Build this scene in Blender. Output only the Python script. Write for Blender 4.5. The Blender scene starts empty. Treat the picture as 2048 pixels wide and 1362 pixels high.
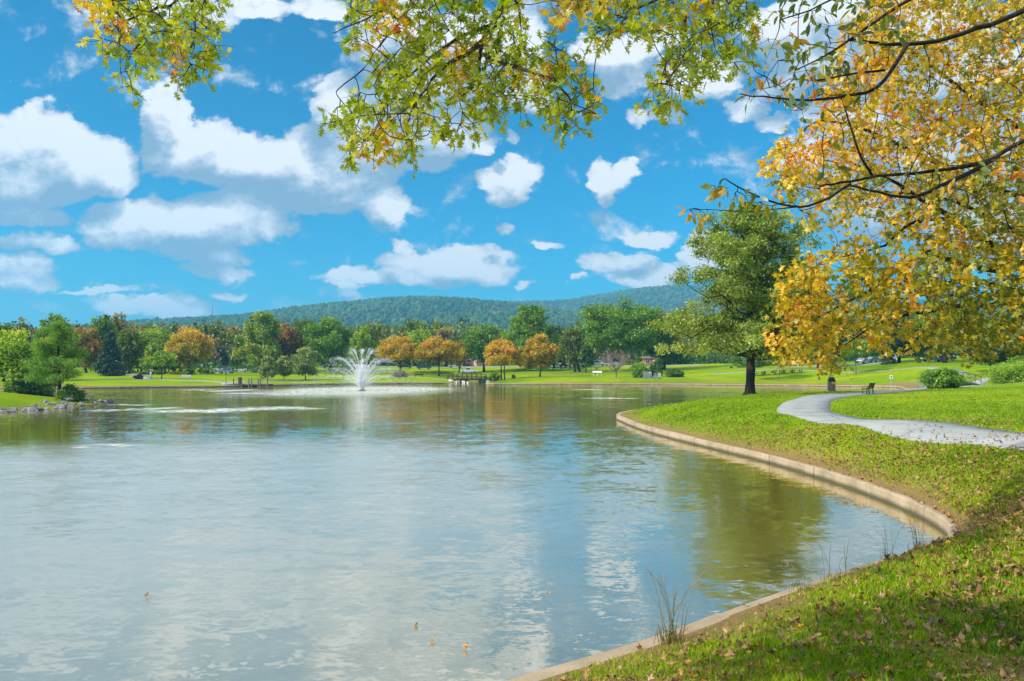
import time as _t; _T0=_t.time()
import bpy, math, random
import numpy as np
from mathutils import Vector, Matrix, geometry
random.seed(7)
RNG = np.random.default_rng(11)
C = bpy.context.scene.collection
F, H, HZ = 1500.0, 3.0, 740.0
R = math.radians

def W(px, py, d):                       # point at depth d seen in direction (px, py)
    return np.array([(px - 1024) / F * d, d, H - (py - HZ) / F * d])
def X(px, d): return (px - 1024) / F * d

# ------------------------------------------------------------------ materials
def new_mat(name):
    m = bpy.data.materials.new(name); m.use_nodes = True
    nt = m.node_tree
    for n in list(nt.nodes): nt.nodes.remove(n)
    out = nt.nodes.new('ShaderNodeOutputMaterial')
    return m, nt, out
def N(nt, kind, **kw):
    n = nt.nodes.new(kind)
    for k, v in kw.items():
        if k == 'inp':
            for i, val in v.items(): n.inputs[i].default_value = val
        else: setattr(n, k, v)
    return n
def L(nt, a, b): nt.links.new(a, b)
def ramp(nt, cols, fac=None, interp='LINEAR'):
    r = nt.nodes.new('ShaderNodeValToRGB'); e = r.color_ramp.elements
    r.color_ramp.interpolation = interp
    while len(e) < len(cols): e.new(0.5)
    for i, (p, c) in enumerate(cols):
        e[i].position = p; e[i].color = (*c, 1)
    if fac is not None: L(nt, fac, r.inputs[0])
    return r
def math_n(nt, op, a, b=None, c=None, clamp=False):
    n = nt.nodes.new('ShaderNodeMath'); n.operation = op; n.use_clamp = clamp
    for i, v in enumerate((a, b, c)):
        if v is None: continue
        if isinstance(v, (int, float)): n.inputs[i].default_value = v
        else: L(nt, v, n.inputs[i])
    return n.outputs[0]
def vmath(nt, op, a, b=None, c=None):
    n = nt.nodes.new('ShaderNodeVectorMath'); n.operation = op
    for i, v in enumerate((a, b, c)):
        if v is None: continue
        if isinstance(v, (tuple, list)): n.inputs[i].default_value = v
        else: L(nt, v, n.inputs[i])
    return n
def noise(nt, vec, scale, detail=3, rough=.5, dist=0.0):
    n = N(nt, 'ShaderNodeTexNoise', inp={'Scale': scale, 'Detail': detail, 'Roughness': rough, 'Distortion': dist})
    if vec is not None: L(nt, vec, n.inputs['Vector'])
    return n

def solid(name, col, rough=.6, metal=0, vary=.25, scale=6, spec=.5, bump=0, coat=0):
    m, nt, out = new_mat(name)
    b = N(nt, 'ShaderNodeBsdfPrincipled', inp={'Roughness': rough, 'Metallic': metal, 'Specular IOR Level': spec, 'Coat Weight': coat})
    tc = N(nt, 'ShaderNodeTexCoord')
    nz = noise(nt, tc.outputs['Object'], scale, 5, .65)
    c0 = tuple(x * (1 - vary) for x in col); c1 = tuple(min(1, x * (1 + vary)) for x in col)
    r = ramp(nt, [(.3, c0), (.7, c1)], nz.outputs[0])
    L(nt, r.outputs[0], b.inputs['Base Color'])
    if bump:
        bp = N(nt, 'ShaderNodeBump', inp={'Strength': bump, 'Distance': .02})
        nz2 = noise(nt, tc.outputs['Object'], scale * 6, 4, .6)
        L(nt, nz2.outputs[0], bp.inputs['Height']); L(nt, bp.outputs[0], b.inputs['Normal'])
    L(nt, b.outputs[0], out.inputs[0])
    return m

def leaf_mat(name, cols, trans=.4, gloss=.06):
    """colour of each leaf from its own 'tone' attribute"""
    m, nt, out = new_mat(name)
    at = N(nt, 'ShaderNodeAttribute', attribute_name='tone')
    k = len(cols)
    r = ramp(nt, [(i / (k - 1), c) for i, c in enumerate(cols)], at.outputs['Fac'])
    d = N(nt, 'ShaderNodeBsdfDiffuse'); t = N(nt, 'ShaderNodeBsdfTranslucent')
    g = N(nt, 'ShaderNodeBsdfGlossy', inp={'Roughness': .45, 'Color': (.9, .9, .9, 1)})
    L(nt, r.outputs[0], d.inputs[0])
    br = N(nt, 'ShaderNodeMix', data_type='RGBA', blend_type='MULTIPLY', inp={0: 1.0, 7: (1.15, 1.1, .6, 1)})
    L(nt, r.outputs[0], br.inputs[6]); L(nt, br.outputs[2], t.inputs[0])
    mx = N(nt, 'ShaderNodeMixShader', inp={0: trans}); L(nt, d.outputs[0], mx.inputs[1]); L(nt, t.outputs[0], mx.inputs[2])
    mg = N(nt, 'ShaderNodeMixShader', inp={0: gloss}); L(nt, mx.outputs[0], mg.inputs[1]); L(nt, g.outputs[0], mg.inputs[2])
    L(nt, mg.outputs[0], out.inputs[0])
    return m

def bark_mat(name, c0, c1, scale=14):
    m, nt, out = new_mat(name)
    tc = N(nt, 'ShaderNodeTexCoord')
    mp = N(nt, 'ShaderNodeMapping', inp={'Scale': (1, 1, .18)}); L(nt, tc.outputs['Object'], mp.inputs[0])
    nz = noise(nt, mp.outputs[0], scale, 6, .7)
    r = ramp(nt, [(.32, c0), (.68, c1)], nz.outputs[0])
    b = N(nt, 'ShaderNodeBsdfPrincipled', inp={'Roughness': .9, 'Specular IOR Level': .15})
    bp = N(nt, 'ShaderNodeBump', inp={'Strength': .7, 'Distance': .03})
    L(nt, nz.outputs[0], bp.inputs['Height']); L(nt, bp.outputs[0], b.inputs['Normal'])
    L(nt, r.outputs[0], b.inputs['Base Color']); L(nt, b.outputs[0], out.inputs[0])
    return m

BARK = bark_mat('bark_brown', (.035, .026, .02), (.10, .08, .06))
BARK_GREY = bark_mat('bark_grey', (.10, .09, .08), (.24, .21, .18))
BARK_DARK = bark_mat('bark_dark', (.018, .014, .012), (.05, .04, .034))
PAL = {
 'green':   [(.03, .075, .006), (.08, .165, .010), (.15, .25, .014), (.26, .33, .025)],
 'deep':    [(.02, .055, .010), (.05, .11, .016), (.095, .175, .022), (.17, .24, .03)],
 'blue':    [(.012, .03, .022), (.02, .05, .034), (.035, .07, .045), (.05, .09, .055)],
 'lime':    [(.06, .13, .008), (.13, .22, .012), (.25, .33, .018), (.40, .40, .03)],
 'gold':    [(.12, .14, .01), (.26, .22, .012), (.42, .27, .014), (.52, .22, .02)],
 'orange': [(.12, .13, .008), (.29, .21, .008), (.43, .25, .012), (.47, .19, .02)],
 'rust':    [(.08, .085, .012), (.17, .12, .018), (.27, .145, .022), (.33, .14, .03)],
 'olive':   [(.035, .06, .010), (.08, .11, .014), (.15, .18, .022), (.26, .22, .035)],
 'tan':     [(.09, .09, .03), (.18, .16, .05), (.28, .22, .07), (.34, .24, .09)],
 'mixed':   [(.04, .10, .008), (.12, .20, .010), (.26, .27, .014), (.40, .19, .02)],
 'pine':    [(.03, .085, .014), (.07, .16, .02), (.13, .235, .026), (.22, .31, .04)],
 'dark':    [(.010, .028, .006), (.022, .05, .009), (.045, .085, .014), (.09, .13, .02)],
 'fresh':   [(.03, .055, .008), (.085, .13, .012), (.17, .215, .025), (.29, .31, .06)],
 'plum':    [(.05, .03, .035), (.10, .06, .065), (.16, .10, .10), (.22, .15, .14)],
}
PAL['sage'] = [(.07, .10, .03), (.14, .18, .05), (.22, .26, .08), (.32, .33, .12)]
LM = {k: leaf_mat('foliage_' + k, [tuple(min(.8, x * 1.6) for x in c) for c in v], .36, .03) for k, v in PAL.items()}
OAK_LEAF = leaf_mat('oak_leaf', [(.12, .21, .004), (.27, .36, .005), (.44, .46, .006), (.60, .44, .008), (.60, .17, .008), (.36, .07, .01)], .58, .04)
MAPLE_LEAF = leaf_mat('maple_leaf', [(.17, .22, .006), (.42, .36, .004), (.70, .47, .005), (.76, .38, .008), (.70, .18, .008), (.42, .07, .01)], .40, .05)
ELM_LEAF = leaf_mat('elm_leaf', [(.07, .13, .02), (.15, .21, .02), (.28, .30, .02), (.52, .33, .015), (.60, .22, .015)], .5, .06)
LITTER = leaf_mat('fallen_leaf', [(.07, .03, .010), (.16, .075, .020), (.30, .15, .040), (.42, .26, .09), (.54, .25, .02)], .15, .05)

# ------------------------------------------------------------------ mesh helpers
def link(name, me, mat, parent=None):
    if mat is not None and not me.materials: me.materials.append(mat)
    o = bpy.data.objects.new(name, me); C.objects.link(o)
    if parent is not None: o.parent = parent
    return o
def np_mesh(name, V, faces, mat, parent=None, tone=None, smooth=False, dom='FACE', attr='tone'):
    V = np.asarray(V, np.float32); Fc = np.asarray(faces, np.int32)
    me = bpy.data.meshes.new(name)
    me.vertices.add(len(V)); me.vertices.foreach_set('co', V.ravel())
    k = Fc.shape[1]
    me.loops.add(Fc.size); me.loops.foreach_set('vertex_index', Fc.ravel())
    me.polygons.add(len(Fc)); me.polygons.foreach_set('loop_start', np.arange(0, Fc.size, k, dtype=np.int32))
    try: me.polygons.foreach_set('loop_total', np.full(len(Fc), k, np.int32))
    except Exception: pass
    if smooth: me.polygons.foreach_set('use_smooth', np.ones(len(Fc), bool))
    me.update(calc_edges=True)
    if tone is not None:
        a = me.attributes.new(attr, 'FLOAT', dom); a.data.foreach_set('value', np.asarray(tone, np.float32))
    return link(name, me, mat, parent)
def tag(o, label=None, cat=None, group=None, kind=None):
    if label: o['label'] = label
    if cat: o['category'] = cat
    if group: o['group'] = group
    if kind: o['kind'] = kind
    return o
def thing(name, label, cat, loc=(0, 0, 0), rz=0, group=None):
    o = bpy.data.objects.new(name, None); C.objects.link(o); o.empty_display_size = .2
    o.location = loc; o.rotation_euler = (0, 0, rz)
    return tag(o, label, cat, group)
def unit(v): return v / (np.linalg.norm(v, axis=-1, keepdims=True) + 1e-9)

class MB:
    def __init__(s): s.v = []; s.f = []
    def add(s, vs, fs):
        b = len(s.v); s.v += [tuple(map(float, p)) for p in vs]; s.f += [tuple(b + i for i in f) for f in fs]; return s
    def box(s, c, d, rz=0, rx=0, ry=0, bev=0, taper=1.0):
        M = Matrix.Translation(Vector(c)) @ Matrix.Rotation(rz, 4, 'Z') @ Matrix.Rotation(ry, 4, 'Y') @ Matrix.Rotation(rx, 4, 'X')
        x, y, z = d[0] / 2, d[1] / 2, d[2] / 2
        if bev <= 0:
            vs = [(sx * x * (taper if sz > 0 else 1), sy * y * (taper if sz > 0 else 1), sz * z) for sz in (-1, 1) for sy in (-1, 1) for sx in (-1, 1)]
            fs = [(0, 2, 3, 1), (4, 5, 7, 6), (0, 1, 5, 4), (2, 6, 7, 3), (0, 4, 6, 2), (1, 3, 7, 5)]
            return s.add([M @ Vector(p) for p in vs], fs)
        def ring(zz, ins):
            a, b2, c2 = x - ins, y - ins, bev
            return [(-a + c2, -b2, zz), (a - c2, -b2, zz), (a, -b2 + c2, zz), (a, b2 - c2, zz), (a - c2, b2, zz), (-a + c2, b2, zz), (-a, b2 - c2, zz), (-a, -b2 + c2, zz)]
        rs = [ring(-z, bev), ring(-z + bev, 0), ring(z - bev, 0), ring(z, bev)]
        vs = [M @ Vector(p) for r in rs for p in r]; fs = [tuple(range(7, -1, -1)), tuple(range(24, 32))]
        for k in range(3):
            for i in range(8): fs.append((k * 8 + i, k * 8 + (i + 1) % 8, k * 8 + 8 + (i + 1) % 8, k * 8 + 8 + i))
        return s.add(vs, fs)
    def tube(s, pts, rad, n=6, cap=True):
        pts = [Vector(map(float, p)) for p in pts]; rings = []
        ref = Vector((0.13, .31, .94))
        for i, p in enumerate(pts):
            t = (pts[min(i + 1, len(pts) - 1)] - pts[max(i - 1, 0)])
            if t.length < 1e-6: t = Vector((0, 0, 1))
            t.normalize()
            rr = ref if abs(t.dot(ref)) < .93 else Vector((1, 0, 0))
            u = t.cross(rr).normalized(); w = t.cross(u)
            r = rad[i] if hasattr(rad, '__len__') else rad
            rings.append([p + (u * math.cos(2 * math.pi * k / n) + w * math.sin(2 * math.pi * k / n)) * r for k in range(n)])
        vs = [p for r in rings for p in r]; fs = []
        for i in range(len(pts) - 1):
            for k in range(n): fs.append((i * n + k, i * n + (k + 1) % n, (i + 1) * n + (k + 1) % n, (i + 1) * n + k))
        if cap: fs += [tuple(range(n - 1, -1, -1)), tuple(range((len(pts) - 1) * n, len(pts) * n))]
        return s.add(vs, fs)
    def prism(s, prof, y0, y1, M=None):       # side profile (x, z) extruded over y
        n = len(prof); vs = [(x, y0, z) for x, z in prof] + [(x, y1, z) for x, z in prof]
        fs = [tuple(range(n)), tuple(range(2 * n - 1, n - 1, -1))] + [(i, i + n, (i + 1) % n + n, (i + 1) % n) for i in range(n)]
        return s.add(vs, fs)
    def build(s, name, mat, parent=None, smooth=False):
        me = bpy.data.meshes.new(name); me.from_pydata(s.v, [], s.f); me.update()
        if smooth: me.polygons.foreach_set('use_smooth', [True] * len(me.polygons))
        return link(name, me, mat, parent)

def ico(sub=1):
    t = (1 + 5 ** .5) / 2
    v = [(-1, t, 0), (1, t, 0), (-1, -t, 0), (1, -t, 0), (0, -1, t), (0, 1, t), (0, -1, -t), (0, 1, -t), (t, 0, -1), (t, 0, 1), (-t, 0, -1), (-t, 0, 1)]
    v = [Vector(p).normalized() for p in v]
    f = [(0, 11, 5), (0, 5, 1), (0, 1, 7), (0, 7, 10), (0, 10, 11), (1, 5, 9), (5, 11, 4), (11, 10, 2), (10, 7, 6), (7, 1, 8), (3, 9, 4), (3, 4, 2), (3, 2, 6), (3, 6, 8), (3, 8, 9), (4, 9, 5), (2, 4, 11), (6, 2, 10), (8, 6, 7), (9, 8, 1)]
    for _ in range(sub):
        c = {}; nf = []
        def mid(a, b):
            k = (min(a, b), max(a, b))
            if k not in c: c[k] = len(v); v.append(((v[a] + v[b]) / 2).normalized())
            return c[k]
        for a, b, d in f:
            x, y, z = mid(a, b), mid(b, d), mid(d, a); nf += [(a, x, z), (b, y, x), (d, z, y), (x, y, z)]
        f = nf
    return np.array([tuple(p) for p in v]), np.array(f)

def smooth_curve(pts, n=6):
    P = np.asarray(pts, float); P = np.vstack([2 * P[0] - P[1], P, 2 * P[-1] - P[-2]]); out = []
    for i in range(1, len(P) - 2):
        for k in range(n):
            t = k / n; a, b, c, d = P[i - 1], P[i], P[i + 1], P[i + 2]
            out.append(.5 * (2 * b + (c - a) * t + (2 * a - 5 * b + 4 * c - d) * t * t + (3 * b - a - 3 * c + d) * t ** 3))
    out.append(P[-2]); return np.array(out)

# ------------------------------------------------------------------ shoreline
def shore_pt(px, py, z=0.0):
    d = F * (H - z) / (py - HZ); return (X(px, d), d)
K, NAT = 1, 0
SH = [(-34, -24, K), (-14, -4.6, K), (-7, 1.2, K), (-3, 4.25, K), (-.27, 6.42, K), (1.39, 7.62, K), (2.80, 8.85, K), (4.6, 10.3, K), (5.74, 11.15, K), (6.75, 11.95, K),
      (7.3, 12.5, K), (7.6, 12.95, K), (7.95, 13.7, K), (8.27, 15.0, K), (8.5, 17.1, K), (8.55, 20, K), (8.3, 24.2, K), (7.7, 28, K), (7.15, 31.6, K), (6.7, 35, K), (6.4, 39, K), (6.35, 43.2, K), (6.5, 46.5, K), (8, 51, K), (11.5, 57, K),
      (18, 67, K), (24, 75.5, K), (34, 85, K), (44, 93, K), (51, 96.3, K), (56, 95.6, K), (62, 95.2, NAT), (66.5, 96.3, NAT), (63, 98.4, NAT), (58.5, 99.6, K), (56.5, 103, K), (58, 110, K), (62, 119, K), (65.7, 128, K)]
for px, py in [(1745, 774), (1700, 773.3), (1600, 772), (1500, 771), (1400, 770.2), (1300, 769.6), (1150, 769.3), (1050, 769.1), (1000, 769), (981, 769)]:
    SH.append((*shore_pt(px, py), K))
SH += [(-5.6, 160, NAT), (-5.5, 175, NAT), (-7, 196, NAT), (-12, 198, NAT), (-12, 180, NAT), (-13.5, 172, NAT)]
for px, py in [(885, 766.9), (830, 767.3), (700, 768.5), (600, 770.3), (520, 772.5), (450, 774), (400, 774.6), (300, 775.6), (170, 777)]:
    SH.append((*shore_pt(px, py), K))
SH += [(-85, 121, K), (-108, 122, NAT), (-118, 112, NAT), (-100, 101, NAT), (-70, 92, NAT), (-52, 82, NAT), (-42, 74, NAT), (-37.6, 69.5, NAT), (-36.6, 67.0, NAT), (-36.2, 63, NAT),
       (-35.6, 59.5, NAT), (-35.4, 56, NAT), (-36, 53, NAT), (-40, 50.5, NAT), (-50, 46, NAT), (-62, 36, NAT), (-70, 15, NAT), (-66, -12, NAT), (-50, -28, NAT)]
def closed_curve(S):
    P = np.array([(a, b) for a, b, _ in S]); n = len(P); out = []; ty = []
    for i in range(n):
        a, b, c, d = P[i - 1], P[i], P[(i + 1) % n], P[(i + 2) % n]
        seg = np.linalg.norm(c - b); dist = max(4, np.linalg.norm((b + c) / 2))
        m = int(np.clip(seg / (.10 + .022 * dist), 2, 14))
        for k in range(m):
            t = k / m
            out.append(.5 * (2 * b + (c - a) * t + (2 * a - 5 * b + 4 * c - d) * t * t + (3 * b - a - 3 * c + d) * t ** 3)); ty.append(S[i][2])
    return np.array(out), np.array(ty)
SHORE, STYPE = closed_curve(SH)
def in_lake(P):
    P = np.asarray(P, float); x, y = P[:, 0], P[:, 1]; ins = np.zeros(len(P), bool)
    A = SHORE; B = np.roll(SHORE, -1, 0)
    for (x0, y0), (x1, y1) in zip(A, B):
        c = (y0 > y) != (y1 > y)
        if c.any():
            xx = (x1 - x0) * (y[c] - y0) / (y1 - y0 + 1e-12) + x0
            idx = np.where(c)[0]; ins[idx] ^= x[c] < xx
    return ins
def shore_dist(P):
    P = np.asarray(P, float); A = SHORE; D = np.roll(SHORE, -1, 0) - A; L2 = (D ** 2).sum(1) + 1e-12
    out = np.empty(len(P))
    for s in range(0, len(P), 4000):
        q = P[s:s + 4000, None, :] - A[None]
        t = np.clip((q * D).sum(2) / L2, 0, 1); r = q - t[..., None] * D
        out[s:s + 4000] = np.sqrt((r ** 2).sum(2).min(1))
    return out

# ------------------------------------------------------------------ terrain height (thin plate spline through surveyed points)
CT = []
for i in range(0, len(SHORE), 3):
    CT.append((SHORE[i, 0], SHORE[i, 1], (.225 if STYPE[i] == K else -.03)))
def cp(px, d, z): CT.append((X(px, d), d, z))
def cpy(px, py, d): p = W(px, py, d); CT.append((p[0], p[1], p[2]))
CT += [(0, 0, 1.4), (4, 0, 1.5), (-7, -4, 1.3), (9, 3, 1.55), (3.3, 4.8, 1.02), (5.2, 7.0, 1.05), (7.3, 10.4, 1.05), (11, 8, 1.5), (8.6, 12.3, .85), (10, 13.5, 1.1), (1.2, 5.2, .72), (-2, 3, .75),
       (20, 5, 1.9), (20, -20, 2.2), (-20, -30, 1.6), (40, -20, 3), (11.0, 18, 1.2), (14, 20, 1.28), (20, 20, 1.5), (11.3, 27, 1.08), (13.4, 29, 1.08), (9.6, 24, .92), (9.2, 31, .9),
       (12.6, 35.3, 1.0), (17, 41, 1.0), (9.2, 40, .92), (9.5, 47, .85), (14.5, 56, .92), (18, 50, 1.02), (20.2, 63.5, .98), (25, 55, 1.02), (28, 62, 1.0), (31, 73, .96), (36, 70, .98), (42, 78, .95), (46.5, 86, .85), (52, 90, .95),
       (26, 42, 1.2), (28, 38, 1.35), (34, 52, 1.25), (44, 64, 1.45), (56, 74, 1.6), (52, 82, 1.15), (60, 90, 1.35), (75, 100, 2.0), (40, 30, 1.8), (70, 60, 2.4)]
CT += [(69, 118, 1.1), (64, 112, .8), (61, 102, .8), (64.5, 104.5, .95), (70, 100, 1.1)]
cpy(1700, 762, 142); cpy(1600, 762, 150); cpy(1500, 762, 155); cpy(1780, 764, 134); cpy(1711, 748, 158); cpy(1554, 762, 156)
cpy(1560, 741, 168); cpy(1700, 739, 172); cpy(1800, 741, 150); cpy(1840, 750, 132); cpy(1950, 740, 125); cpy(1960, 757, 108); cpy(2060, 765, 92)
cpy(1870, 724, 165); cpy(1780, 729, 175); cpy(1650, 731, 190); cpy(2000, 720, 160); cpy(2040, 735, 125); cpy(1920, 712, 200)
cpy(1230, 755, 176); cpy(1080, 753, 181); cpy(1005, 759, 172); cpy(1300, 754, 172); cpy(1400, 752, 172); cpy(1200, 746, 205); cpy(1400, 742, 205)
cpy(1100, 735, 250); cpy(1200, 734, 250); cpy(1000, 736, 250); cpy(1320, 733, 250); cpy(950, 745, 230); cpy(880, 750, 205); cpy(845, 737, 250); cpy(910, 736, 255)
cpy(800, 748, 210); cpy(725, 748, 215); cpy(760, 756, 185); cpy(850, 755, 187); cpy(650, 744, 225); cpy(620, 757, 175); cpy(540, 762, 157); cpy(450, 746, 232); cpy(500, 738, 250)
cpy(450, 762, 145); cpy(320, 758, 150); cpy(222, 751, 165); cpy(375, 749, 185); cpy(280, 748, 190); cpy(180, 752, 165); cpy(160, 760, 140); cpy(100, 757, 150); cpy(640, 734, 262)
CT += [(-14, 182, .5), (-3.5, 182, .7), (-9, 215, 1.2)]
CT += [(-46, 62, 1.5), (-40, 61, .75), (-41, 66.5, .55), (-39, 56, .75), (-52, 66, 1.6), (-56, 72, 1.3), (-65, 70, 1.7), (-46, 54, 1.1), (-60, 52, 1.7), (-75, 60, 2.2), (-90, 85, 2.2), (-100, 40, 3), (-130, 90, 4), (-110, 140, 3.5)]
for a in range(0, 360, 24):
    for rr, z in ((330, 4.5), (650, 8), (1600, 12), (5200, 14)):
        CT.append((rr * math.sin(R(a)), rr * math.cos(R(a)) + (60 if rr == 330 else 0), z + (2 if a < 90 else 0)))
CT = np.array(CT, float)
_q = np.unique(np.round(CT[:, :2] * 4).astype(int), axis=0, return_index=True)[1]; CT = CT[np.sort(_q)]
def tps_phi(r2): return .5 * r2 * np.log(r2 + 1e-9)
SC = 50.0
_c = CT[:, :2] / SC; _n = len(_c)
_A = np.zeros((_n + 3, _n + 3)); _A[:_n, :_n] = tps_phi(((_c[:, None] - _c[None]) ** 2).sum(2)) + np.eye(_n) * 1e-4
_A[:_n, _n] = 1; _A[:_n, _n + 1:] = _c; _A[_n, :_n] = 1; _A[_n + 1:, :_n] = _c.T
_w = np.linalg.solve(_A, np.concatenate([CT[:, 2], [0, 0, 0]]))
def ht(P):
    P = np.atleast_2d(np.asarray(P, float))[:, :2] / SC; out = np.empty(len(P))
    for s in range(0, len(P), 8000):
        q = P[s:s + 8000]
        out[s:s + 8000] = tps_phi(((q[:, None] - _c[None]) ** 2).sum(2)) @ _w[:_n] + _w[_n] + q @ _w[_n + 1:]
    return out
def hz(x, y): return float(max(.02, ht([(x, y)])[0]))
def ground(px, d): x = X(px, d); return (x, d, hz(x, d))

# paths: left and right edges in plan
def strip(left, right, n=7):
    a, b = smooth_curve(left, n), smooth_curve(right, n)
    return a, b
PATHS = []
PATHS.append(strip([(10.2, 6), (11.0, 11), (11.1, 16.1), (11.05, 18.9), (11.0, 22.7), (11.2, 27.1), (11.6, 30.8), (12.5, 35.3), (14.3, 40), (17.6, 47.6), (22, 55.5), (27.2, 62.2), (32.2, 68.0), (40, 78), (47.2, 88.5)],
                   [(13.4, 6), (14.2, 11), (14.1, 17), (13.9, 20.8), (13.55, 24.3), (13.5, 28), (14.0, 31.5), (15.0, 35.3), (17.2, 40.5), (20.2, 47.4), (24.4, 54.6), (29.4, 61.0), (34.3, 66.6), (42, 76.4), (49.6, 86.8)]))
def mid_path(pts, w):
    P = smooth_curve(pts, 8); t = np.gradient(P, axis=0); t = unit(t); nrm = np.stack([-t[:, 1], t[:, 0]], 1)
    return P + nrm * w / 2, P - nrm * w / 2
def pd(l): return [(X(px, d), d) for px, d in l]
PATHS.append(mid_path([(45, 82.5), (52, 86), (62, 90), (80, 97), (100, 105)], 2.0))
PATHS.append(mid_path([(63.8, 103.8), (68, 107), (78, 110), (95, 112)], 1.8))
PATHS.append(mid_path(pd([(1925, 122), (1850, 150), (1760, 158), (1690, 164), (1600, 170), (1500, 172), (1420, 175)]), 2.0))
PATHS.append(mid_path(pd([(40, 150), (160, 148), (270, 147), (370, 144), (430, 142), (470, 141), (560, 160), (640, 174), (740, 186), (800, 190), (850, 186), (905, 180)]), 2.2))
PATHS.append(mid_path(pd([(470, 143), (458, 138.5), (462, 134)]), 2.6))
PATHS.append(mid_path(pd([(260, 176), (285, 158), (287, 149)]), 3.0))
PATHS.append(mid_path(pd([(440, 233), (480, 243), (520, 258), (560, 275)]), 7.0))
PATHS.append(mid_path(pd([(820, 262), (900, 262), (960, 262), (1100, 259), (1250, 258), (1400, 262)]), 9.0))
PATHS.append(mid_path(pd([(540, 270), (650, 268), (760, 268), (830, 262)]), 6.0))
PATHS.append(mid_path(pd([(1560, 200), (1700, 186), (1800, 186)]), 6.0))

# ------------------------------------------------------------------ ground sheet + water (one constrained triangulation)
pts = [tuple(p) for p in SHORE]; nsh = len(pts); edges = [(i, (i + 1) % nsh) for i in range(nsh)]
cand = []
r = 2.0
while r < 760:
    st = max(.22, .034 * r); n = int(2 * math.pi * r / st)
    for k in range(n):
        a = 2 * math.pi * k / n + RNG.random() * .5 * st / r
        if r > 20 and math.cos(a) < .55 and k % 3: continue
        rr = r + (RNG.random() - .5) * st * .7
        cand.append((rr * math.sin(a), rr * math.cos(a)))
    r += st
for rr in (950, 1400, 2200, 4000, 7000):
    for k in range(36): cand.append((rr * math.sin(k * math.pi / 18), rr * math.cos(k * math.pi / 18)))
cand = np.array(cand)
sd = shore_dist(cand); lake = in_lake(cand)
cand = cand[(sd > np.maximum(.12, .01 * np.linalg.norm(cand, axis=1))) & (~lake | (RNG.random(len(cand)) < .25))]
pp = []
for a, b in PATHS:
    for t in (-.06, .0, .33, .67, 1.0, 1.06): pp.append(a + (b - a) * t)
pp = np.vstack(pp); pp = pp[~in_lake(pp)]
allp = [Vector(p) for p in pts] + [Vector(p) for p in cand] + [Vector(p) for p in pp]
vo, eo, fo, _, _, _ = geometry.delaunay_2d_cdt(allp, edges, [], 0, 1e-4)
vo = np.array([tuple(v) for v in vo]); fo = np.array([f for f in fo if len(f) == 3], int)
cen = vo[fo].mean(1); lk = in_lake(cen)
zz = ht(vo); sdv = shore_dist(vo)
land_used = np.zeros(len(vo), bool); land_used[fo[~lk].ravel()] = True
def compact(V, Fc):
    u, inv = np.unique(Fc, return_inverse=True); return V[u], inv.reshape(Fc.shape), u

# grass colour material
def lawn_mat():
    m, nt, out = new_mat('lawn')
    tc = N(nt, 'ShaderNodeTexCoord'); pos = tc.outputs['Object']
    n1 = noise(nt, pos, .22, 5, .6); n2 = noise(nt, pos, 2.3, 5, .7); n3 = noise(nt, pos, 26, 4, .75); n4 = noise(nt, pos, .05, 3, .5)
    f = math_n(nt, 'MULTIPLY_ADD', n1.outputs[0], .45, math_n(nt, 'MULTIPLY_ADD', n2.outputs[0], .30, math_n(nt, 'MULTIPLY_ADD', n3.outputs[0], .42, math_n(nt, 'MULTIPLY', n4.outputs[0], .75))))
    f = math_n(nt, 'MULTIPLY_ADD', f, 1.7, -1.14, clamp=True)
    r = ramp(nt, [(0, (.05, .12, .002)), (.35, (.14, .24, .003)), (.65, (.23, .31, .004)), (1, (.36, .37, .012))], f)
    at = N(nt, 'ShaderNodeAttribute', attribute_name='dry')
    dn = noise(nt, pos, 1.3, 5, .7)
    df = math_n(nt, 'MULTIPLY_ADD', at.outputs['Fac'], 1.6, math_n(nt, 'MULTIPLY_ADD', dn.outputs[0], .9, -.62), clamp=True)
    dcol = ramp(nt, [(0, (.09, .06, .022)), (.5, (.23, .155, .06)), (1, (.36, .26, .12))], math_n(nt, 'MULTIPLY_ADD', n3.outputs[0], 1.6, -.3, clamp=True))
    mx = N(nt, 'ShaderNodeMix', data_type='RGBA'); L(nt, df, mx.inputs[0]); L(nt, r.outputs[0], mx.inputs[6]); L(nt, dcol.outputs[0], mx.inputs[7])
    b = N(nt, 'ShaderNodeBsdfPrincipled', inp={'Roughness': .9, 'Specular IOR Level': .03, 'Sheen Weight': 0.0})
    bp = N(nt, 'ShaderNodeBump', inp={'Strength': .8, 'Distance': .05})
    L(nt, math_n(nt, 'ADD', n3.outputs[0], n2.outputs[0]), bp.inputs['Height']); L(nt, bp.outputs[0], b.inputs['Normal'])
    L(nt, mx.outputs[2], b.inputs['Base Color']); L(nt, b.outputs[0], out.inputs[0])
    return m
LAWN = lawn_mat()
zl = np.where(sdv < 1e-3, np.minimum(zz, .215), np.maximum(zz, .06))
Vl, Fl, ul = compact(np.column_stack([vo, zl]), fo[~lk])
kd = np.array([np.argmin(((SHORE - p) ** 2).sum(1)) for p in Vl[:, :2]])
dry = np.exp(-sdv[ul] / np.where(np.linalg.norm(Vl[:, :2], axis=1) < 90, .58, 1.4)) * np.where(STYPE[kd] == K, 1, .6)
bare = .38 * np.exp(-np.linalg.norm(Vl[:, :2], axis=1) / 14) + np.exp(-(((Vl[:, 0] - 3.4) / 1.6) ** 2 + ((Vl[:, 1] - 4.2) / .9) ** 2)) * .9 + np.exp(-(((Vl[:, 0] - 1.0) / .8) ** 2 + ((Vl[:, 1] - 5.6) / .5) ** 2)) * .6
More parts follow.
